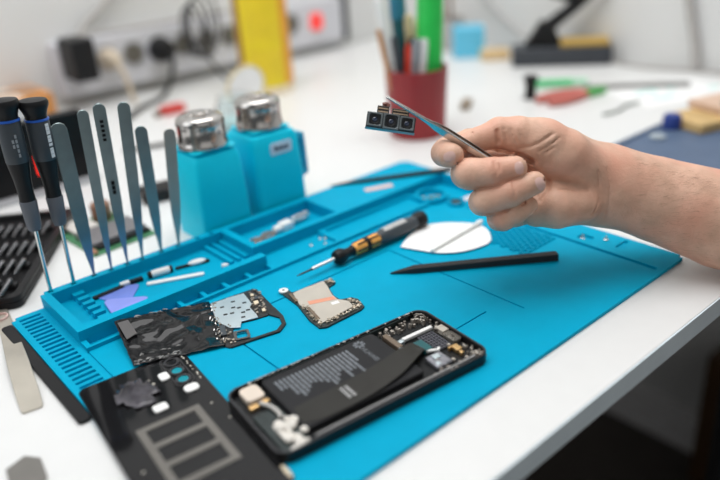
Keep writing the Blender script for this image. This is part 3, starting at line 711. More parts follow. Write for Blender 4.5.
# ------------------------------------------------------------------ blue pump bottles
def bottle(s0, s1, t0, h, label, tall, handle=False, lab=False):
    c = (s0+s1)/2; w = (s1-s0)/2; dpt = w
    o = thing('pump_bottle', label, 'bottle', M(c, t0+dpt, 0), group='blue pump bottles')
    b = MB(); prof = [(w, 0), (w+.3, 3), (w-.5, h*.5), (w-2.2, h-8), (w-4.5, h-2.5), (w-9, h), (22, h+1.5)]
    vs = []; fs = []; n = len(rrect(-1, -1, 1, 1, .3, 4))
    for r, z in prof:
        vs += [(x, y, z) for x, y in rrect(-r, -r, r, r, min(r*.3, 5), 4)]
    for i in range(len(prof)-1):
        for k in range(n): fs.append((i*n+k, i*n+(k+1) % n, (i+1)*n+(k+1) % n, (i+1)*n+k))
    fs += [tuple(range(n))[::-1], tuple(range((len(prof)-1)*n, len(prof)*n))]
    obj('body', MB().add(vs, fs), LBLUE, o, smooth=35)
    z = h+1.5
    cap = obj('cap', MB().lathe([(20.5, z), (22.8, z+.6), (23.2, z+3), (22.4, z+5), (21.8, z+6), (21.8, z+20), (22.2, z+23), (21, z+26.5), (18, z+28.6), (13, z+29), (11.5, z+27), (2, z+26.6)], 40), CHROME, o)
    obj('pump_dish', MB().lathe([(5, z+26.7), (6, z+27), (6.4, z+30.6), (5, z+31.4), (1, z+31.6)], 28), CHROME, cap)
    if handle:
        hb = MB().prism([(0, 0), (9.5, -2), (11, -44), (0, -48), (0, -41), (5.5, -38), (5, -8), (0, -7)], -6, 6, Matrix.Translation((w-1.0, -w+14, h-8)) @ Matrix.Rotation(R(90), 4, 'X'))
        obj('handle', hb, mat('deep_blue_handle', (.02, .36, .55), .4), o, bevel=.8)
    if lab:
        f = -w+3.2
        l1 = obj('label', MB().prism(rrect(-9, h-21.5, 16, h-9.5, 2.5), 0, .5, Matrix.Translation((0, f+.0, 0)) @ Matrix.Rotation(R(91.5), 4, 'X')), LABELP, o)
        g = MB()
        for i, (x, ww, hh) in enumerate(((-6, 3, 4.5), (-2.4, 2.4, 3.4), (.6, 2.6, 4), (3.8, 2.6, 3.2), (7, 3, 3.8))): g.box(x+1.5, -2.75, h-17.6, x+1.5+ww, -2.2, h-17.6+hh, Matrix.Translation((0, f, 0)))
        obj('label_print', g, TEXTD, l1)['kind'] = 'stuff'
    return o
bottle(178, 230, 325, 83, 'light blue square pump bottle with a metal cap, beside the upright tweezers', 1)
bottle(240, 297, 326, 85, 'light blue square pump bottle with a small pale label and side handle', 1, True, True)

# ------------------------------------------------------------------ left side of the desk
# bit case
cc_ = thing('bit_case', 'open black tool case with rows of bits at the desk edge behind the mat', 'case', M(14.7, 335.7, 0), PH+R(56))
CL, CWd = 190, 150
obj('case_body', MB().prism(rrect(0, 0, CL, CWd, 8), 0, 6).ring(rrect(0, 0, CL, CWd, 8), rrect(7, 7, CL-7, CWd-7, 5), 6, 11), BLK, cc_, bevel=1)
cmi = (Matrix.Translation(M(14.7, 335.7, 0)) @ Matrix.Rotation(PH+R(56), 4, 'Z')).inverted()
rowx = [(cmi @ at(x, y, 10)).x for x, y in ((18, 283), (20, 264), (36, 245), (40, 227))]
bars = MB()
for x in rowx: bars.box(x-4, 10, 6, x+3, CWd-10, 10.2)
obj('bit_rail', bars, BLKM, cc_, bevel=.5)
n = 0
rownames = ['row nearest the camera', 'second row from the near end', 'third row from the near end', 'row farthest from the near end']
for r_i, x in enumerate(rowx):
    for k in range(15):
        y = 14+k*8.8
        o = obj('driver_bit', MB().lathe([(2.2, 0), (2.7, .8), (2.7, 4), (1.8, 5), (1.8, 24), (.8, 28)], 8, Matrix.Rotation(R(-90), 4, 'Y')), mat('bit_steel', (.13, .13, .135), .32, .8) if n == 0 else bitm, None)
        if n == 0: bitm = o.data.materials[0]; bit_me = o.data
        else:
            old = o.data; o.data = bit_me; bpy.data.meshes.remove(old)
        o.matrix_world = cc_.matrix_basis @ Matrix.Translation((x*.001, y*.001, .0136))
        tag(o, 'dark steel driver bit lying in the open black case, '+rownames[r_i], 'bit', 'driver bits, '+rownames[r_i]); n += 1
# standing black device
dv = thing('desk_display', 'black glossy display standing upright behind the two screwdrivers', 'display', M(183, 592, 0))
obj('display_foot', MB().box(-250, -8, 0, 2, 26, 6), mat('grey_foot', (.45, .45, .47), .4), dv, bevel=1.5)
obj('display_body', MB().box(-250, 0, 6.05, 0, 14, 84), BLK, dv, bevel=2)
obj('display_glass', MB().box(-246, -.6, 10, -4, -.02, 80), mat('display_black', (.008, .008, .009), .3, spec=.2), dv)
lg = MB()
for k in range(1): lg.prism(rrect(-62, 22, -46, 46, 3), .7, .9, Matrix.Rotation(R(90), 4, 'X'))
obj('red_indicator', lg, REDLED, dv)['label'] = 'glowing red indicator'
# scattered pcb
pb = thing('salvaged_board', 'salvaged green circuit board with a grey module, behind the upright tweezers', 'circuit board', M(94, 382, 0.05), PH+R(4))
obj('board', MB().box(0, 0, 0, 64, 90, 1.6), GREENP, pb, bevel=.2)
obj('grey_module', MB().box(6, 14, 1.6, 62, 52, 7), mat('grey_mod', (.22, .21, .22), .4, .4), pb, bevel=.8)
obj('black_strip', MB().box(8, 7, 1.6, 62, 13, 5), BLK, pb, bevel=.4)
obj('white_block', MB().box(8, 56, 1.6, 34, 88, 6), mat('pale_block', (.62, .58, .54), .6), pb, bevel=.5)
obj('brown_coil', MB().lathe([(9, 1.6), (10, 3), (10, 18), (8, 20), (1, 20)], 20, Matrix.Translation((47, 76, 0))), mat('brown_coil', (.26, .13, .08), .5), pb)
obj('copper_strip', MB().box(1, 2, 1.6, 5, 19, 4), mat('copper_brown', (.42, .20, .12), .4, .3), pb, bevel=.3)
one('black_box', 'small black box lying between the tweezers and the left blue bottle', 'box', MB().box(-30, -14, 0, 36, 16, 14), BLK, M(215, 470, 0), PH+R(-10), bevel=2)
one('dark_rod', 'thin dark grey rod lying on the desk behind the tweezers', 'rod', MB().tube([(-60, 0, 3.2), (60, 0, 3.2)], 3, 8), mat('charcoal', (.08, .075, .07), .5), M(305, 640, 0), PH-.35)
# bare metal spudger at the left edge
A = st(8, 330, .2); B = st(33, 411, .2); Av = M(A[0], A[1], 0); Bv = M(B[0], B[1], 0); dx = Bv-Av
ms = thing('metal_spatula', 'flat silver metal spatula lying at the left edge of the desk beside the mat', 'spatula', Av, math.atan2(dx.y, dx.x))
Lm = dx.length; vs = []; fs = []
prof = [(-50, 3.2, .1), (-20, 4.6, .1), (0, 5.6, .2), (25, 6.2, 1.0), (50, 6.8, 3.4), (62, 7.0, 4.2), (75, 7.1, 3.2), (100, 7.1, 1.2), (Lm-4, 6.8, .2), (Lm-1, 6.2, .1), (Lm, 5, .1)]
for x, h, z in prof: vs += [(x, -h, z), (x, h, z), (x, h, z+1.3), (x, -h, z+1.3)]
for i in range(len(prof)-1):
    for k in range(4): fs.append((i*4+k, i*4+(k+1) % 4, i*4+4+(k+1) % 4, i*4+4+k))
fs += [(3, 2, 1, 0), tuple(len(vs)-4+k for k in range(4))]
obj('blade', MB().add(vs, fs), mat('satin_metal', (.56, .52, .45), .42, .75), ms, bevel=.3, smooth=60)
q = st(3, 313, 0)
one('bottle_top', 'small red bottle top at the left edge of the desk beside the mat corner', 'cap', MB().lathe([(4, 0), (5, 1), (5, 5), (4, 6)], 20), RED, M(q[0]-7, q[1]+3, 0))
q = st(6.5, 318, 0)
one('pink_tape', 'curled pale pink tape beside the corner of the turquoise mat', 'tape', MB().ring(circ(0, 0, 6, 20), circ(0, 0, 5.2, 20), 0, 3), PALEPINK, M(q[0]-4, q[1]+1, 0))
# hexagonal plate
q = st(27, 472, 0)
hx = [at(6, 471, 0), at(25, 457, 0), at(41, 459, 0), at(48, 478, 0), at(40, 500, 0), at(14, 500, 0)]
cxy = sum(hx, Vector())/6
one('hex_plate', 'grey hexagonal metal plate at the bottom left corner of the desk', 'plate', MB().prism([(p.x-cxy.x, p.y-cxy.y) for p in hx], 0, 1.2), mat('dull_metal', (.20, .19, .175), .5, .5), cxy, 0, bevel=.3)

# ------------------------------------------------------------------ back of the desk
ps = thing('power_strip', 'long grey power strip with sockets fixed along the back wall', 'power strip', M(290, 962, 18))
obj('strip_body', MB().box(0, 0, 0, 590, TW-962-.5, 86), TRUNK, ps, bevel=3)
RX = Matrix.Rotation(R(90), 4, 'X')
for x in (81, 128, 175, 222, 269, 316, 410, 457):
    sk = obj('socket', MB().ring(circ(x, 50, 21, 24), circ(x, 50, 17, 24), 0.02, 2, RX), mat('socket_grey', (.36, .36, .38), .5) if x == 81 else sockm, ps)
    if x == 81: sockm = sk.data.materials[0]
    obj('recess', MB().prism(circ(x, 50, 16.5, 24), .02, .6, RX), mat('socket_recess', (.13, .12, .10), .6) if x == 81 else recm, sk)
    if x == 81: recm = bpy.data.materials['socket_recess']
obj('switch', MB().prism(rrect(505, 30, 533, 62, 8), .02, 5, RX), REDSW, ps, bevel=1)['label'] = 'glowing red switch'
obj('end_cap', MB().box(590.1, -2, -2, 604, TW-962-.5, 90), BLK, ps, bevel=2)
ad = thing('power_adapter', 'black box power adapter plugged into the near end of the power strip', 'adapter', M(312, 900, 50))
obj('adapter_body', MB().box(-18, 0, 0, 20, 59.9, 64), BLK, ad, bevel=4)
obj('prongs', MB().box(-10, 59.95, 28, -6, 61.9, 40).box(4, 59.95, 28, 8, 61.9, 40), STEEL, ad)
def plug(s, label, m, cordpts, rr=17):
    o = thing('mains_plug', label, 'plug', M(s, 959.9, 68))
    obj('plug_head', MB().lathe([(rr, 0.2), (rr, 6), (rr-3, 22), (rr-8, 32), (4, 36)], 24, RX), m, o)
    obj('cord', MB().tube(smooth_path([(0, -34, 0)]+cordpts), 4, 10), m, o)
plug(371, 'cream mains plug with drooping cord in the power strip beside the adapter', mat('cream_plug', (.62, .52, .40), .5), [(2, -44, -14), (6, -50, -40), (8, -54, -63.5), (14, -38, -63.5)], 17)
plug(465, 'black mains plug with cord in the power strip', BLK, [(-4, -50, -14), (-20, -62, -44), (-48, -76, -63.5), (-100, -110, -63.5), (-140, -150, -63.5)], 22)
# cable going up the wall
cw_ = thing('wall_cable', 'thin grey cable running up the back wall from the power strip', 'cable', M(340, 984, 104.5))
obj('cord', MB().tube(smooth_path([(0, 0, 5), (20, 2, 22), (62, 4, 52), (120, 4, 96), (210, 4, 150), (330, 4, 260)]), 5.5, 8), CABLE, cw_)
cw2 = thing('top_cable', 'grey cable lying along the top of the power strip', 'cable', M(320, 975, 104.2))
obj('cord', MB().tube(smooth_path([(0, 0, 4.5), (40, 6, 4.5), (120, -2, 4.5), (220, 4, 4.5), (330, 0, 4.5)]), 4, 8), CABLE, cw2)
cw3 = thing('desk_cable', 'thin grey cable across the top of the wooden box', 'cable', M(128, 935, 46))
obj('cord', MB().tube(smooth_path([(-60, 30, 3), (0, 18, 3), (60, 8, 3), (112, 0, 3)]), 2.6, 8), CABLE, cw3)
# hanging bundle of black cables
hb = thing('cable_bundle', 'bundle of black cables looped over the power strip beside the yellow can', 'cable', M(528, 925, 0))
for j in range(4):
    pts = []; rr = 32+7*j; ht = 66+8*j
    for k in range(21):
        a = -.5+k*.36
        pts.append((rr*.55*math.cos(a)+j*7-14, 6*math.sin(a*.9+j)-j*2, 92+ht*.62*math.sin(a)+j*3))
    obj('cable_loop', MB().tube(smooth_path(pts, 3), 2.0, 8), mat('black_cable', (.03, .03, .035), .5) if j == 0 else bpy.data.materials['black_cable'], hb)
obj('cable_tail', MB().tube(smooth_path([(-12, 0, 80), (2, -16, 44), (18, -40, 10), (34, -70, 3.2)]), 3, 8), bpy.data.materials['black_cable'], hb)
# wooden box
wb = thing('wooden_box', 'small wooden box with a pale lid at the back wall below the adapter', 'box', M(88, 900, 0))
obj('box_body', MB().box(0, 0, 0, 122, 94, 38), mat('ply_side', (.55, .58, .60), .6), wb, bevel=1)
obj('lid', MB().box(-2, -2, 38.02, 124, 96, 46), WOODL, wb, bevel=1)
obj('lid_edge', MB().box(-2, -3.4, 38.02, 124, -2.02, 44), WOOD, wb)
obj('end_block', MB().box(124.1, -3, 0, 164, 94, 46), WOOD, wb, bevel=1.5)['label'] = 'orange-brown wooden end block'
# yellow can
yc = thing('yellow_can', 'tall yellow printed can standing at the back of the desk', 'can', M(563, 784, 0))
obj('can_body', MB().lathe([(44, 0), (44, 2), (43, 14)], 40), CREAM, yc)
obj('label_wrap', MB().lathe([(43.02, 14), (43.3, 15), (43.3, 222), (43, 223)], 48), YEL, yc)
pr = MB(); rnd = random.Random(6)
for z in range(28, 215, 8):
    if z in (76, 84): continue
    for j in range(9):
        a0 = 205+j*9.5; w = rnd.uniform(4, 9); r = 43.35
        q = [(r*math.cos(R(a0+i*w/3)), r*math.sin(R(a0+i*w/3))) for i in range(4)]
        vs = [(x, y, zz) for zz in (z, z+3) for x, y in q]+[(x*1.003, y*1.003, zz) for zz in (z, z+3) for x, y in q]
        fs = []
        for i in range(3): fs += [(i, i+1, 5+i, 4+i), (8+i, 12+i, 13+i, 9+i)]
        pr.add(vs, fs)
obj('label_print', pr, mat('faint_ochre', (.80, .55, .04), .5), yc)
def wrap(r, a0, a1, z0, z1, n=8):
    mb = MB(); q = [(r*math.cos(R(a0+(a1-a0)*i/n)), r*math.sin(R(a0+(a1-a0)*i/n))) for i in range(n+1)]
    vs = [(x*k, y*k, z) for k in (1, 1.006) for z in (z0, z1) for x, y in q]; m_ = n+1; fs = []
    for i in range(n): fs += [(i, i+1, m_+i+1, m_+i), (2*m_+i, 3*m_+i, 3*m_+i+1, 2*m_+i+1), (i, 2*m_+i, 2*m_+i+1, i+1), (m_+i, m_+i+1, 3*m_+i+1, 3*m_+i)]
    fs += [(0, m_, 3*m_, 2*m_), (n, 2*m_+n, 3*m_+n, m_+n)]
    return mb.add(vs, fs)
obj('orange_panel', wrap(43.35, 280, 318, 15, 222), ORG, yc)['label'] = 'orange side panel of the label'
obj('brown_panel', wrap(43.35, 165, 186, 40, 222), mat('label_brown', (.32, .12, .04), .5), yc)
obj('can_top', MB().lathe([(43, 223), (41, 226), (15, 228), (14, 250), (4, 252)], 36), WHITE, yc)
# magnifier in front of the can
mg = thing_m('magnifier', 'round white magnifier lens leaning in front of the yellow can', 'magnifier', basis(M(470, 702, 37), Vector((AX[0], AX[1], 0)), Vector((-.2*BX[0], -.2*BX[1], 1))))
obj('lens', MB().lathe([(1, -3), (20, -2.4), (31, -.6), (31, .6), (20, 2.4), (1, 3)], 40), mat('frosted_lens', (.92, .92, .92), .2), mg)
obj('rim', MB().ring(circ(0, 0, 33, 40), circ(0, 0, 31.1, 40), -2, 2), mat('rim_ochre', (.75, .62, .35), .35), mg)
obj('lens_handle', MB().tube([(-24, -22, 0), (-34, -27, 0), (-90, -32.6, 0)], [2.5, 3, 3.4], 10), CLEAR, mg)
jar = thing('glass_jar', 'clear glass jar standing between the two blue bottles and the magnifier', 'jar', M(400, 620, 0))
obj('glass', MB().lathe([(26, 0), (28, 2), (28, 38), (24, 44), (24, 50), (22.4, 50), (22.4, 44), (26, 37), (26, 3), (1, 2.5)], 32), CLEAR, jar)
obj('contents', MB().lathe([(1, 3), (24, 3.2), (24, 16), (1, 18)], 24), mat('teal_liquid', (.55, .80, .80), .4), jar)
rd = thing('red_clip', 'red plastic clip lying on the white desk behind the upright tweezers', 'clip', M(384, 790, 0), PH-.1)
obj('clip_body', MB().prism(rrect(-16, -9, 24, 8, 7), 0, 14), RED, rd, bevel=3)
obj('clip_jaw', MB().prism(rrect(-26, -6, -15.5, 5, 3), 0, 8), BROWN, rd, bevel=1)
# pen cup
pcu = thing('pencil_cup', 'dark red round pencil cup standing in the middle of the desk', 'cup', M(543, 414, 0))
obj('cup_wall', MB().lathe([(33.5, 0), (34.5, 1), (39, 84), (39.5, 86), (37.5, 86), (37, 84), (32.5, 4), (1, 3)], 44), REDC, pcu)
rl = MB()
for k in range(18):
    a = k*math.pi/9; rl.tube([(34.7*math.cos(a), 34.7*math.sin(a), 3), (38.8*math.cos(a), 38.8*math.sin(a), 82)], .9, 6)
obj('cup_rib', rl, REDC, pcu)
def pen(name, label, cat, base, top, r, m, tipm=None, cap=None):
    A = M(543+base[0], 414+base[1], base[2]); B = M(543+top[0], 414+top[1], top[2]); L = (B-A).length
    o = thing_m(name, label, cat, align(A, B-A), 'tools standing in the red cup')
    obj('barrel', MB().lathe([(r*.4, 0), (r, 8), (r, L-6), (r*.8, L)], 16), m, o)
    if tipm: obj('end', MB().lathe([(r*1.12, L-30), (r*1.15, L-28), (r*1.1, L+.5), (r*.6, L+2)], 16), tipm, o)
    return o
pen('marker_pen', 'thick bright green tube standing in the red pencil cup', 'marker', (11.5, -8.5, 16), (17, -13, 220), 11.5, GRN, mat('dark_green', (.01, .30, .05), .4))
pen('grey_pen', 'silver grey pen leaning to the right in the red pencil cup', 'pen', (-16, -5, 5), (-7, -10, 122), 6, mat('grey_pen', (.34, .36, .38), .4, .3))
pen('white_pen', 'white pen beside the silver grey pen in the red pencil cup', 'pen', (-11, -11, 5), (1, -16, 122), 5, WHITE)
pen('black_pen', 'slim black pen in the red pencil cup', 'pen', (-20, 3, 5), (-10, -4, 124), 4, BLK)
pen('red_pen', 'short bright red pen in the middle of the red pencil cup', 'pen', (-18, -1, 5), (-13, -2, 116), 4.5, mat('bright_red', (.75, .05, .02), .4))
pen('black_knife', 'black handled knife leaning left in the red pencil cup', 'knife', (-18, -4, 5), (-26, 10, 126), 4.5, GREYP)
pen('white_marker', 'white marker leaning to the left in the red pencil cup', 'marker', (-20, 4, 5), (-36, 24, 170), 6.5, WHITE)
pen('wooden_brush', 'wooden handled brush leaning far left in the red pencil cup', 'brush', (-26, 2, 6), (-44, 18, 136), 3.2, mat('brush_wood', (.58, .30, .14), .5), )
pen('tan_brush', 'tan tipped brush in the red pencil cup', 'brush', (0, 6, 5), (2, 14, 146), 5.5, mat('tan_handle', (.78, .52, .28), .5), mat('tan_tip', (.80, .60, .36), .6))
pen('yellow_brush', 'pale yellow brush handle beside the green tube in the red cup', 'brush', (6, 4, 5), (13, 6, 142), 5.5, mat('pale_yellow', (.80, .66, .40), .5))
pen('teal_scissors', 'dark teal handled tool at the back of the red pencil cup', 'tool', (-6, 12, 5), (-4, 26, 172), 9, mat('dark_teal', (.01, .10, .12), .5), mat('petrol', (.03, .20, .30), .5))
one('brown_connector', 'small brown connector lying on the desk beside the red cup', 'connector', MB().box(-20, -7, 0, 18, 7, 9), mat('brown_grey', (.30, .24, .18), .6), M(676, 448, 0), PH+.6, bevel=1.5)
# right back corner
one('cyan_box', 'small cyan box at the back of the desk beside the pencil cup', 'box', MB().box(-26, -26, 0, 30, 26, 54), LBLUE2, M(950, 686, 0), PH+R(-45), bevel=1.5)
qd = thing('grey_tool_pot', 'low grey pot with small brushes behind the cyan box', 'pot', M(985, 760, 0))
obj('pot', MB().lathe([(24, 0), (26, 1), (28, 60), (26.5, 60), (24.5, 3), (1, 3)], 28), mat('grey_pot', (.5, .47, .45), .5), qd)
obj('brush', MB().tube([(0, 0, 4), (8, 6, 110)], 4, 8), BROWN, qd); obj('brush', MB().tube([(-8, 4, 4), (-14, 10, 120)], 4, 8), mat('dim_pink', (.5, .35, .32), .6), qd)
d2 = Vector((1, 0, 0))
sd0 = M(911, 550, 0); sd1 = M(1017, 423, 0); dv2 = sd1-sd0; ra = math.atan2(dv2.y, dv2.x)
ss = thing('soldering_stand', 'black soldering iron stand with a tilted arm and tan sponge', 'stand', sd0, ra)
obj('base', MB().box(0, 0, 0, dv2.length, 62, 30), mat('black_base', (.045, .05, .06), .5), ss, bevel=3)
obj('sponge', MB().box(80, 8, 30.02, dv2.length-4, 55, 40), SPONGE, ss, bevel=3)
obj('arm', MB().tube([(34, 30, 26), (60, 32, 62), (110, 34, 100), (155, 36, 140)], [13, 12, 10, 10], 10), BLK, ss)
obj('arm_bracket', MB().prism([(20, 0), (85, 0), (70, 34), (48, 44)], 16, 44, Matrix.Translation((0, 62, 30)) @ RX), BLK, ss, bevel=2)
obj('iron_holder', MB().lathe([(12, 0), (15, 2), (15, 60), (12, 62)], 20, Matrix.Translation((120, 36, 105)) @ Matrix.Rotation(R(-70), 4, 'Y')), BLK, ss)
one('cork_block', 'low tan cork block between the cyan box and the soldering stand', 'block', MB().box(-30, -18, 0, 20, 18, 16), mat('cork', (.70, .50, .26), .7), M(960, 622, 0), PH-.7, bevel=1.5)
one('spool', 'small black spool standing in front of the soldering stand', 'spool', MB().lathe([(10, 0), (11, 1), (8, 4), (8, 24), (10.5, 26), (10.5, 33), (9, 34)], 22), BLK, M(764, 402, 0))
A, B = M(838, 445, 5), M(858, 398, 5)
gs = thing_m('green_marker', 'pale green marker lying on the desk in front of the soldering stand', 'marker', align(M(815, 440, 6), M(866, 388, 6)-M(815, 440, 6)))
obj('barrel', MB().lathe([(4, 0), (6, 2), (6, 62), (4, 66)], 16), mat('pale_green', (.12, .62, .26), .5), gs)
obj('cap', MB().lathe([(6.2, 62), (6.3, 64), (6, 84), (4, 86)], 16), mat('mint', (.45, .75, .55), .5), gs)
pv = thing('pliers', 'small pliers with pale red handles lying on the desk in front of the soldering stand', 'pliers', M(790, 352, 0), PH-.35)
redh = mat('pale_red_grip', (.58, .16, .13), .5)
obj('handle', MB().tube(smooth_path([(-46, -14, 6), (-20, -17, 6), (8, -10, 6), (28, -2, 6)]), [5, 6.5, 6.5, 6.5, 6.5, 6.5, 6.5, 6.5, 6.5, 6.5, 6, 6, 6, 6, 6, 6, 6, 6, 6, 6, 5, 5, 5, 5, 4], 10), redh, pv)
obj('handle', MB().tube(smooth_path([(-50, 6, 6), (-22, 15, 6), (10, 12, 6), (28, 4, 6)]), [5]+[6.5]*23+[4], 10), redh, pv)
obj('jaw', MB().prism([(26, -7), (40, -7), (62, -1.5), (62, 1.5), (40, 7), (26, 7)], 1, 11), mat('green_jaw', (.08, .42, .10), .4), pv, bevel=1.2)
one('grey_tube', 'thin grey metal tube lying on the desk before the right wall', 'tube', MB().tube([(-75, 0, 4), (75, 0, 4)], 3.6, 10), mat('grey_tube', (.26, .25, .24), .4, .4), M(900, 312, 0), PH-.85)
shp = thing('paper_sheet', 'white sheet with teal print lying on the desk before the right wall', 'paper', M(905, 262, 0.1), PH-.4)
obj('sheet', MB().box(-80, -55, 0, 80, 50, .4), PAPER, shp)
tpn = MB(); rnd = random.Random(14)
for k in range(9): x, y = rnd.uniform(-60, 60), rnd.uniform(-45, 35); tpn.box(x, y, .41, x+rnd.uniform(8, 22), y+rnd.uniform(4, 9), .5)
obj('teal_print', tpn, TEALP, shp)
one('hook_tool', 'thin bent grey wire lying on the desk in front of the paper sheet', 'wire', MB().tube(smooth_path([(-50, -10, 2.2), (-20, -6, 2.2), (5, 8, 2.2), (30, 10, 2.2)]), 2.2, 8), mat('greenish_grey', (.30, .33, .30), .4, .3), M(795, 265, 0), PH-.3)
# navy mat and tan fixture
nm = thing('navy_mat', 'dark navy silicone mat lying on the desk behind the forearm', 'mat', M(770, 60, 0))
obj('mat_sheet', MB().prism(rrect(-210, -60, 250, 130, 8), 0, 4).ring(rrect(-210, -60, 250, 130, 8), rrect(-204, -54, 244, 124, 6), 4, 6), NAVY, nm, bevel=.6)
bf = thing('board_fixture', 'tan board holder with metal clamps on the navy mat', 'fixture', M(790, 145, 4.1), PH-.3)
obj('base_plate', MB().box(-55, -30, 0, 75, 30, 12), TAN, bf, bevel=1.5)
obj('upper_plate', MB().box(-10, -24, 12.02, 75, 36, 22), mat('pink_tan', (.66, .46, .34), .5), bf, bevel=1.5)
obj('clamp', MB().lathe([(10, 22), (10, 34), (6, 36), (6, 44), (1, 45)], 16, Matrix.Translation((20, -6, 0))).tube([(-6, -14, 26), (56, -2, 26)], 3.5, 8), STEEL, bf)
bkb = thing('blue_knob', 'small dark blue knob beside the tan board holder on the navy mat', 'knob', M(735, 172, 4.1))
obj('knob', MB().lathe([(9, 0), (11, 1), (11, 14), (9, 17), (1, 18)], 20), mat('deep_blue', (.02, .05, .25), .4), bkb)
one('clear_disc', 'clear round disc lying on the navy mat', 'disc', MB().lathe([(8, 0), (9, .5), (9, 3), (8, 3.5)], 24), mat('pale_disc', (.40, .46, .50), .2), M(690, 165, 4.1))
rw = thing('right_cable', 'thick grey cable hanging down the right wall', 'cable', M(1040, 291, 0))
obj('cord', MB().tube(smooth_path([(-3, 0, 7.2), (0, 4, 30), (1, 20, 90), (1, 48, 200), (1, 80, 420)]), 7, 10), CABLE, rw)
rw2 = thing('desk_edge_cable', 'thin grey cable along the foot of the right wall', 'cable', M(1030, 330, 0))
obj('cord', MB().tube(smooth_path([(0, 120, 3), (-14, 40, 3), (4, -30, 3), (8, -130, 3)]), 2.8, 8), CABLE, rw2)
def on_right_wall(px, py, s_):
    d = ray(px, py); k = ((s_+S0)-(EYE.x*AX[0]+EYE.y*AX[1]))/(d.x*AX[0]+d.y*AX[1]); return toM(EYE+d*k)
cb3 = thing('far_cable', 'pale cable drooping along the right wall behind the soldering stand', 'cable', M(1044, 560, 0))
obj('cord', MB().tube(smooth_path([(q[0]-1044, q[1]-560, q[2]) for q in (on_right_wall(x, y, 1042) for x, y in ((478, -14), (492, 6), (508, 22), (524, 36), (540, 42)))]), 4.5, 8), mat('pale_cable', (.52, .51, .50), .5), cb3)

# ------------------------------------------------------------------ under the desk
ch = thing('office_chair', 'black padded chair standing in the dark beside the desk', 'chair', M(640, -215, FL), PH+R(20))
obj('seat', MB().prism(rrect(-240, -230, 240, 230, 90, 10), 365, 440), BLKM, ch, bevel=30, seg=5)
obj('column', MB().lathe([(30, 90), (30, 363)], 20), BLK, ch)
stb = MB()
for k in range(5):
    a = 2*math.pi*k/5; stb.tube([(25*math.cos(a), 25*math.sin(a), 100), (280*math.cos(a), 280*math.sin(a), 62)], [24, 16], 10)
    stb.lathe([(24, -12), (26, -10), (26, 10), (24, 12)], 16, Matrix.Translation((285*math.cos(a), 285*math.sin(a), 27)) @ Matrix.Rotation(a, 4, 'Z') @ RX)
obj('star_base', stb, BLK, ch)
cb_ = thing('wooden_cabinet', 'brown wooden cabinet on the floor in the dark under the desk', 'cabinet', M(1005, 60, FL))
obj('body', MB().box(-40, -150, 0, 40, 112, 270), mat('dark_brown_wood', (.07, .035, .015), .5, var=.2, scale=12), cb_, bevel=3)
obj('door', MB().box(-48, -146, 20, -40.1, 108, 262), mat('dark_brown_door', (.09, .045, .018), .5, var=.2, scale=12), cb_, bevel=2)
exec_hand = True

# ------------------------------------------------------------------ the hand
def V3(p): return np.array([p.x, p.y, p.z], np.float32)
def hp(px, py, D): return V3(dep(px, py, D))
def cone(P, a, b, ra, rb):
    ba = b-a; l2 = float(ba @ ba); pa = P-a
    h = np.clip(pa @ ba/l2, 0, 1)
    return np.linalg.norm(pa-h[..., None]*ba, axis=-1)-(ra+(rb-ra)*h)
def smin(a, b, k):
    h = np.clip(.5+.5*(b-a)/k, 0, 1); return b+(a-b)*h-k*h*(1-h)
CHAINS = {}
def mm_(rpx, D): return rpx*D/FPX
def chain(name, pts):   # (px, py, depth, radius px)
    out = []
    for x, y, D, r in pts:
        D = min(D, (CAMH-1.5)/(-ray(x, y).z+1.04*r/FPX))     # the arm rests on the desk, never in it
        out.append((hp(x, y, D), mm_(r, D)))
    CHAINS[name] = out
chain('radius', [(830, 224, 536, 36), (720, 205, 546, 33), (655, 188, 550, 29.5), (610, 172, 546, 26)])
chain('ulna', [(830, 268, 528, 34), (720, 233, 542, 34), (655, 210, 549, 30), (608, 197, 546, 27)])
chain('arm_core', [(830, 246, 532, 46), (720, 219, 546, 44), (655, 199, 551, 38), (612, 186, 548, 34)])
chain('palm_a', [(606, 184, 548, 34), (560, 165, 548, 36), (520, 150, 552, 26)])
chain('palm_b', [(600, 198, 546, 25), (560, 200, 546, 27), (515, 195, 552, 24)])
chain('hypothenar', [(580, 204, 528, 19), (556, 206, 522, 22.5), (537, 209, 526, 18)])
chain('thenar', [(592, 174, 536, 24), (562, 156, 524, 28), (540, 143, 520, 24)])
chain('thumb_base', [(545, 142, 520, 23), (518, 135, 518, 18.5), (500, 132.5, 517, 15.6)])
chain('thumb_tip', [(498, 133, 517, 14.8), (478, 139.5, 516, 12.0), (459, 145.5, 514, 10), (449, 148.5, 514, 8.2)])
chain('index_back', [(530, 140, 556, 18), (470, 143, 540, 14), (447, 150, 524, 13)])
chain('index_tip', [(445, 152, 522, 13), (444.5, 153, 512, 13.2), (449, 155, 505, 12.2), (453, 155, 503, 10.8)])
chain('middle_back', [(540, 165, 556, 18), (490, 168, 535, 16), (468, 172, 515, 15)])
chain('middle', [(466, 173.5, 512, 15.6), (470, 174, 503, 15.6), (492, 172, 496, 14.4), (515, 168, 494, 12.2)])
chain('ring_back', [(540, 190, 554, 17), (505, 196, 535, 15), (484, 201, 516, 14)])
chain('ring', [(482.5, 202, 512, 14.2), (487, 201, 503, 14.6), (510, 192.5, 496, 14.2), (534.5, 183, 495, 11.8)])
chain('pinky_back', [(540, 208, 548, 14), (515, 214, 534, 12.5), (500, 218, 518, 12)])
chain('pinky', [(499, 219, 514, 12), (503, 218.6, 507, 12), (516, 212.5, 503, 11), (529, 205.5, 503, 9)])
GROUPS = [(['radius', 'ulna', 'arm_core'], 10), (['palm_a', 'palm_b'], 10)]
CREASE = []
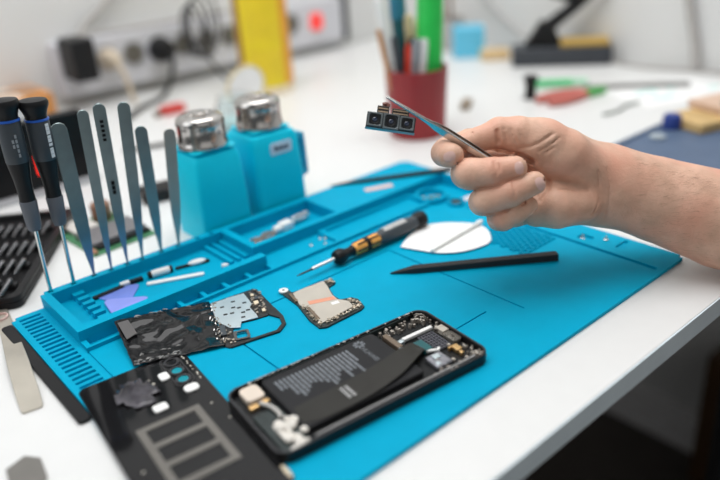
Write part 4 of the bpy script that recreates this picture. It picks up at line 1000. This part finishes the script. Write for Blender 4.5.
def sdf(P, crease=True):
    def ch(n, k=2.0):
        d = None
        c = CHAINS[n]
        for (a, ra), (b, rb) in zip(c[:-1], c[1:]):
            e = cone(P, a, b, ra, rb); d = e if d is None else smin(d, e, k)
        return d
    d = smin(smin(ch('radius'), ch('ulna'), 14), ch('arm_core'), 8)
    d = smin(d, smin(ch('palm_a'), ch('palm_b'), 12), 10)
    d = smin(d, ch('thenar'), 7); d = smin(d, ch('hypothenar'), 5)
    th = smin(ch('thumb_base'), ch('thumb_tip'), 2.2); d = smin(d, th, 4)
    for f in ('index', 'middle', 'ring', 'pinky'):
        fb = ch(f+'_back'); ft = ch('index_tip') if f == 'index' else ch(f)
        e = smin(fb, ft, 2.5); d = smin(d, fb, 3); d = smin(d, e, .35)
    if crease:
        for pts, r, dpt in CREASE:
            for a, b in zip(pts[:-1], pts[1:]):
                e = cone(P, a, b, r, r); d = -smin(-d, e, .9)
    return d
def march(px, py, D0=455, crease=False):
    o = V3(EYE); r = ray(px, py); r = np.array([r.x, r.y, r.z], np.float32); t = D0; n = np.linalg.norm(r)
    for _ in range(90):
        v = float(sdf((o+r*t)[None, :], crease)[0]); t += v/n*.9
        if v < .02: break
        if t > 700: return None
    return t
def crease(pix, r=.7, sink=.1):
    pts = []
    for x, y in pix:
        t = march(x, y)
        if t: pts.append(hp(x, y, t+sink))
    if len(pts) > 1: CREASE.append((pts, r, 0))
crease([(497.5, 131), (498, 137), (498.5, 143)], 1.8, .2)
crease([(503, 128), (505, 134), (508, 141)], .8); crease([(511, 129), (513, 136), (517, 143)], .75); crease([(519, 131), (522, 139)], .6)
crease([(519, 149), (530, 147), (541, 142), (554, 133)], 1.1, -.2)
crease([(538, 152), (549, 146), (560, 137)], .6); crease([(543, 154), (555, 147)], .5)
crease([(532, 165), (545, 182), (560, 188), (574, 190), (588, 189)], 1.4, -.3)
crease([(598, 172), (599.5, 185), (599, 202), (592, 214)], .9)
crease([(607, 168), (610, 184), (609, 204), (604, 219)], .6)
crease([(495, 161), (497, 168), (496.5, 176)], .7); crease([(493, 162), (494.5, 170)], .6); crease([(499, 163), (500.5, 172)], .6)
crease([(512, 182), (515, 190), (514.5, 198)], .6)
crease([(470, 128), (473, 133), (474, 138)], .35)
crease([(499, 151.5), (510, 153), (521, 155), (531, 161)], 2.2, 1.0)
for D_ in (506, 511, 516, 521): CREASE.append(([hp(498, 153, D_), hp(515, 154.5, D_), hp(532, 161.5, D_+2)], 2.9, 0))
crease([(549, 181), (548, 190), (541, 200), (534, 212), (526, 227)], 1.3, .6)
crease([(466, 189.5), (482, 188.5), (499, 186.5), (520, 176.5)], .8, .3); crease([(485, 214.5), (505, 211), (524, 203.5), (538, 196)], .8, .3)
crease([(449, 168), (457, 163), (465, 159)], .8, .2)
crease([(466, 152), (474, 156), (484, 157)], 1.6, 1.0)
crease([(527, 226), (524, 232), (523, 238)], .9)
def surface(lo, hi, h):
    n = [int(math.ceil((b-a)/h))+1 for a, b in zip(lo, hi)]
    ax = [lo[i]+h*np.arange(n[i], dtype=np.float32) for i in range(3)]
    Vg = np.empty(n, np.float32)
    for i in range(0, n[0], 8):
        X, Y, Z = np.meshgrid(ax[0][i:i+8], ax[1], ax[2], indexing='ij')
        P = np.stack([X, Y, Z], -1).reshape(-1, 3)
        # cheap far test first
        c = np.full(len(P), 1e3, np.float32)
        for pts in CHAINS.values():
            for (a, ra), (b, rb) in zip(pts[:-1], pts[1:]):
                pass
        q = np.full(len(P), 50, np.float32)
        d0 = P-V3(EYE); w = np.array([FW.x, FW.y, FW.z], np.float32)
        zc = d0 @ w; u = 360+FPX*(d0 @ np.array([RT.x, RT.y, RT.z], np.float32))/zc; v = 240-FPX*(d0 @ np.array([UP.x, UP.y, UP.z], np.float32))/zc
        yc = np.interp(u, [430, 520, 610, 720, 820], [175, 175, 187, 220, 240])
        m = (u > 420) & (u < 860) & (np.abs(v-yc) < 75) & (zc > 470) & (zc < 680)
        if m.any(): q[m] = sdf(P[m])
        Vg[i:i+8] = q.reshape(X.shape)
    ins = Vg < 0
    corner = [(a, b, c) for a in (0, 1) for b in (0, 1) for c in (0, 1)]
    sl = lambda a, b, c: (slice(a, n[0]-1+a), slice(b, n[1]-1+b), slice(c, n[2]-1+c))
    cnt = sum(ins[sl(*c)].astype(np.int8) for c in corner)
    act = (cnt > 0) & (cnt < 8); idx = np.argwhere(act)
    vid = np.full(act.shape, -1, np.int64); vid[act] = np.arange(len(idx))
    acc = np.zeros((len(idx), 3)); wt = np.zeros(len(idx))
    g = lambda c: Vg[idx[:, 0]+c[0], idx[:, 1]+c[1], idx[:, 2]+c[2]]
    for c0 in corner:
        for k in range(3):
            if c0[k]: continue
            c1 = list(c0); c1[k] = 1
            a, b = g(c0), g(c1); m = (a < 0) != (b < 0)
            t = np.where(m, a/np.where(m, a-b, 1), 0)
            p = np.array(c0, float)[None, :].repeat(len(idx), 0); p[:, k] += t
            acc[m] += p[m]; wt[m] += 1
    vt = np.array(lo)+h*(idx+acc/wt[:, None])
    F = []
    for k in range(3):
        s0 = [slice(1, -1)]*3; s0[k] = slice(0, -1)
        a = ins[tuple(slice(0, n[i]-1) if i == k else slice(1, n[i]-1) for i in range(3))]
        b = ins[tuple(slice(1, n[i]) if i == k else slice(1, n[i]-1) for i in range(3))]
        e = np.argwhere(a != b)
        if not len(e): continue
        flip = a[tuple(e.T)]
        off = np.ones(3, int); off[k] = 0; e = e+off
        i1, i2 = (k+1) % 3, (k+2) % 3
        def vv(d1, d2):
            q = e.copy(); q[:, i1] -= d1; q[:, i2] -= d2; return vid[tuple(q.T)]
        quad = np.stack([vv(1, 1), vv(0, 1), vv(0, 0), vv(1, 0)], 1)
        quad[~flip] = quad[~flip][:, ::-1]; F.append(quad)
    return vt, np.concatenate(F)
allp = np.array([p for c in CHAINS.values() for p, r in c]); allr = np.array([r for c in CHAINS.values() for p, r in c])
lo = (allp-allr[:, None]).min(0)-4; hi = (allp+allr[:, None]).max(0)+4
vt, fq = surface(lo, hi, 1.0)
me = bpy.data.meshes.new('person'); me.from_pydata((vt*.001).tolist(), [], fq.tolist()); me.validate()
bm = bmesh.new(); bm.from_mesh(me)
for _ in range(1): bmesh.ops.smooth_vert(bm, verts=bm.verts, factor=.4, use_axis_x=True, use_axis_y=True, use_axis_z=True)
bmesh.ops.recalc_face_normals(bm, faces=bm.faces); bm.to_mesh(me); bm.free()
for p in me.polygons: p.use_smooth = True
def skin_mat():
    m = mat('skin', (.68, .41, .29), .48, var=.10, scale=70, bump=.35, bscale=700, sss=.04, col2=(.74, .46, .335))
    nt = m.node_tree; N = nt.nodes; L = nt.links; b = N['Principled BSDF']
    rp = [n for n in N if n.type == 'VALTORGB'][0]; tc = [n for n in N if n.type == 'TEX_COORD'][0]
    n2 = N.new('ShaderNodeTexNoise'); n2.inputs['Scale'].default_value = 28; n2.inputs['Detail'].default_value = 2
    L.new(tc.outputs['Object'], n2.inputs['Vector'])
    mx = N.new('ShaderNodeMix'); mx.data_type = 'RGBA'; mx.blend_type = 'MIX'
    r2 = N.new('ShaderNodeValToRGB'); r2.color_ramp.elements[0].position = .45; r2.color_ramp.elements[1].position = .75
    L.new(n2.outputs['Fac'], r2.inputs['Fac']); L.new(r2.outputs['Color'], mx.inputs[0])
    L.new(rp.outputs['Color'], mx.inputs[6]); mx.inputs[7].default_value = (.74, .37, .26, 1)
    L.new(mx.outputs[2], b.inputs['Base Color'])
    return m
SKIN = skin_mat()
hand = link_mesh('person', me, SKIN, None); hand.location.z = ZT
tag(hand, "person's bare hand and forearm reaching in over the mat, pinching tweezers", 'person')
def nail(px, py, deg, lx, ly):
    n = 9; vs = []; fs = []
    ca, sa = math.cos(R(deg)), math.sin(R(deg))
    for j in range(n):
        for i in range(n):
            u, v = -1+2*i/(n-1), -1+2*j/(n-1)
            uu = u*math.sqrt(1-.42*v*v); vv = v*math.sqrt(1-.42*u*u)
            x = px+ca*uu*lx-sa*vv*ly; y = py+sa*uu*lx+ca*vv*ly
            t = march(x, y)
            if t is None: t = march(px, py)+2
            vs.append(tuple(hp(x, y, t+.15)))
    nrm = (EYE-Vector(vs[n*n//2])).normalized()*.55
    top = [tuple(Vector(v)+nrm) for v in vs]; q = n*n
    for j in range(n-1):
        for i in range(n-1):
            a = j*n+i; fs += [(q+a, q+a+1, q+a+n+1, q+a+n), (a, a+n, a+n+1, a+1)]
    ringi = list(range(n))+[k*n+n-1 for k in range(1, n)]+[n*n-1-k for k in range(1, n)]+[(n-1-k)*n for k in range(1, n-1)]
    for a, b in zip(ringi, ringi[1:]+ringi[:1]): fs.append((a, b, q+b, q+a))
    o = obj('fingernail', MB().add(vs+top, fs), NAIL, hand, smooth=60); return o
NAIL = mat('nail', (.79, .52, .46), .25, var=.04, coat=.3)
nail(519.3, 168.0, -8, 4.6, 6.6); nail(540.3, 183.6, -24, 4.6, 6.8); nail(449.5, 156.5, 70, 5.0, 6.2)
# forearm hair
hr = MB(); rnd = random.Random(9)
for k in range(300):
    x = rnd.uniform(640, 724); y = 152+(x-640)*.24+rnd.uniform(6, 92)
    t = march(x, y)
    if t is None or t > 640: continue
    ang = R(rnd.uniform(150, 215)); l = rnd.uniform(5, 11)
    p0 = hp(x, y, t-.02); x1, y1 = x+l*math.cos(ang), y+l*.6*math.sin(ang)+1
    t1 = march(x1, y1)
    if t1 is None or abs(t1-t) > 6: continue
    p1 = hp(x1, y1, t1-.9); pm = (p0+p1)/2+V3(EYE-Vector(p0)).astype(float)/np.linalg.norm(V3(EYE)-p0)*.35
    hr.tube([tuple(p0), tuple(pm), tuple(p1)], [.03, .026, .012], 3)
ho = obj('arm_hair', hr, mat('hair', (.20, .11, .07), .5), hand); ho['kind'] = 'stuff'

# held tweezers and camera module ----------------------------------------------------
tipP = dep(386.5, 96.5, 500); endP = dep(492, 160.5, 507)
zax = (endP-tipP).normalized(); toC = (EYE-tipP).normalized(); x = zax.cross(toC).normalized(); y = zax.cross(x)
rt_ = R(38); x = (x*math.cos(rt_)+y*math.sin(rt_)).normalized(); y = zax.cross(x)
mm2 = Matrix((x, y, zax)).transposed().to_4x4(); mm2.translation = tipP
ht = thing_m('tweezers', 'shiny steel tweezers held between thumb and index finger, gripping a camera module', 'tweezers', mm2)
Lh = (endP-tipP).length
def held(flip):
    prof = [(0, .45, 0), (.18, .9, 0), (.36, 1.4, 0), (.41, 1.8, 0), (.47, 3.0, 0), (.56, 3.5, 0), (.7, 3.3, 0), (.85, 2.9, 0), (1, 2.4, 0)]
    vs = []; fs = []
    for u, h, o in prof:
        d = flip*(.12+1.2*min(max(0, u-.34)/.24, 1)); th = flip*1.1
        for xx, kk in ((-h, d), (h, d), (h*.8, d+th), (-h*.8, d+th)): vs.append((xx, kk, u*Lh))
    n = len(prof)
    for i in range(n-1):
        a = i*4
        for k in range(4): fs.append((a+k, a+(k+1) % 4, a+4+(k+1) % 4, a+4+k))
    fs += [(3, 2, 1, 0), (4*n-4, 4*n-3, 4*n-2, 4*n-1)]; return MB().add(vs, fs)
for f in (1, -1): obj('blade', held(f), CHROME if f == 1 else STEEL, ht, bevel=.25, smooth=50)
# camera module: centre of its face, x to the right, y up, z towards the viewer side
o = dep(391, 121.8, 502); xr = dep(415, 127.3, 502)-dep(366, 120.5, 501); n_ = (EYE-o).normalized()+Vector((0, 0, .35))
xm = xr.normalized(); zm = (n_-xm*n_.dot(xm)).normalized(); ym = zm.cross(xm)
mm3 = Matrix((xm, ym, zm)).transposed().to_4x4(); mm3.translation = o
cmod = thing_m('camera_module', 'triple phone camera module held up by the tweezers', 'camera module', mm3)
hw, hh = 17.2, 5.5
obj('housing', MB().prism(rrect(-hw, -hh, hw, hh, .8), -7, 0), mat('module_dark', (.05, .06, .065), .4, .5), cmod, bevel=.3)
plm = mat('module_metal', (.24, .27, .28), .3, .9)
for i, (cx, w) in enumerate(((-11.3, 5.1), (0.1, 5.6), (11.2, 5.0))):
    ln = obj('lens_frame', MB().ring(rrect(cx-w, -w+.2, cx+w, w-.2, .7), rrect(cx-w+1.0, -w+1.2, cx+w-1.0, w-1.2, 1.6), .02, 1.5), plm, cmod, bevel=.2)
    obj('barrel', MB().lathe([(3.9, .03), (3.9, 1.0), (3.1, 1.1), (2.0, .5), (.3, .5)], 24, Matrix.Translation((cx, 0, 0))), BLK, ln)
    obj('glass', MB().ball((cx, 0, .7), (1.8, 1.8, .5), 8), mat('lens_glass', (.01, .02, .05), .03, coat=1) if i == 0 else bpy.data.materials['lens_glass'], ln)
obj('side_strip', MB().box(-hw-.3, -hh-.3, -6, hw+.3, -hh-.02, -.6), plm, cmod)
cfx = MB(); cfx.box(-10.5, hh+.02, -6.5, -2.0, hh+6, -2.4); cfx.box(0, hh+.02, -6.5, 12.2, hh+5.4, -2.4)
obj('connector_block', cfx, mat('dark_connector', (.06, .05, .045), .35, .4), cmod, bevel=.4)
gl = MB()
for x0, x1, y0 in ((-9.8, -2.8, hh+1.2), (-9.8, -2.8, hh+3.6), (.8, 11.4, hh+1.2), (.8, 11.4, hh+3.4)): gl.box(x0, y0, -2.38, x1, y0+.8, -2.1)
obj('gold_contact', gl, mat('pale_gold', (.70, .52, .36), .3, .8), cmod)
obj('flex_tail', MB().tube(smooth_path([(-2.5, hh+6.6, -5), (-4, hh+8.4, -5.2), (-7, hh+7.6, -5)]), 1.6, 8), mat('flex_brown', (.22, .08, .06), .4), cmod)

# ------------------------------------------------------------------ light, world, camera
def area(name, s, t, z, sx, sy, power, tgt, col=(1, 1, 1)):
    l = bpy.data.lights.new(name, 'AREA'); l.shape = 'RECTANGLE'; l.size = sx; l.size_y = sy; l.energy = power; l.color = col
    o = bpy.data.objects.new(name, l); COL.objects.link(o)
    p = M(s, t, z); q = M(*tgt); o.location = (p.x*.001, p.y*.001, p.z*.001+ZT)
    d = (q-p); o.rotation_euler = d.to_track_quat('-Z', 'Y').to_euler(); return o
area('ceiling_light', 430, 330, 1450, 1.5, 1.0, 37, (430, 329, 0))
area('front_fill_light', -150, -1300, 900, 2.0, 1.2, 5.5, (400, 500, 50), (1, .98, .95))  # unseen fill behind the camera, added to brighten front-facing sides
area('window_light', -900, 700, 900, 1.2, 1.4, 15, (250, 250, 0), (.95, .98, 1))
w = bpy.data.worlds.new('World'); bpy.context.scene.world = w; w.use_nodes = True
bg = w.node_tree.nodes['Background']; bg.inputs['Color'].default_value = (.93, .97, 1, 1); bg.inputs['Strength'].default_value = .18
cam = bpy.data.cameras.new('camera'); co = bpy.data.objects.new('camera', cam); COL.objects.link(co)
cam.sensor_width = 36; cam.lens = FPX/720*36; cam.clip_start = .02
mcam = Matrix((RT, UP, -FW)).transposed().to_4x4(); mcam.translation = (0, 0, CAMH*.001+ZT); co.matrix_world = mcam
cam.dof.use_dof = True; cam.dof.focus_distance = .522; cam.dof.aperture_fstop = 2.3; cam.dof.aperture_blades = 9
sc = bpy.context.scene; sc.camera = co
sc.view_settings.view_transform = 'Standard'; sc.view_settings.look = 'None'; sc.view_settings.gamma = 1; sc.view_settings.exposure = -.72
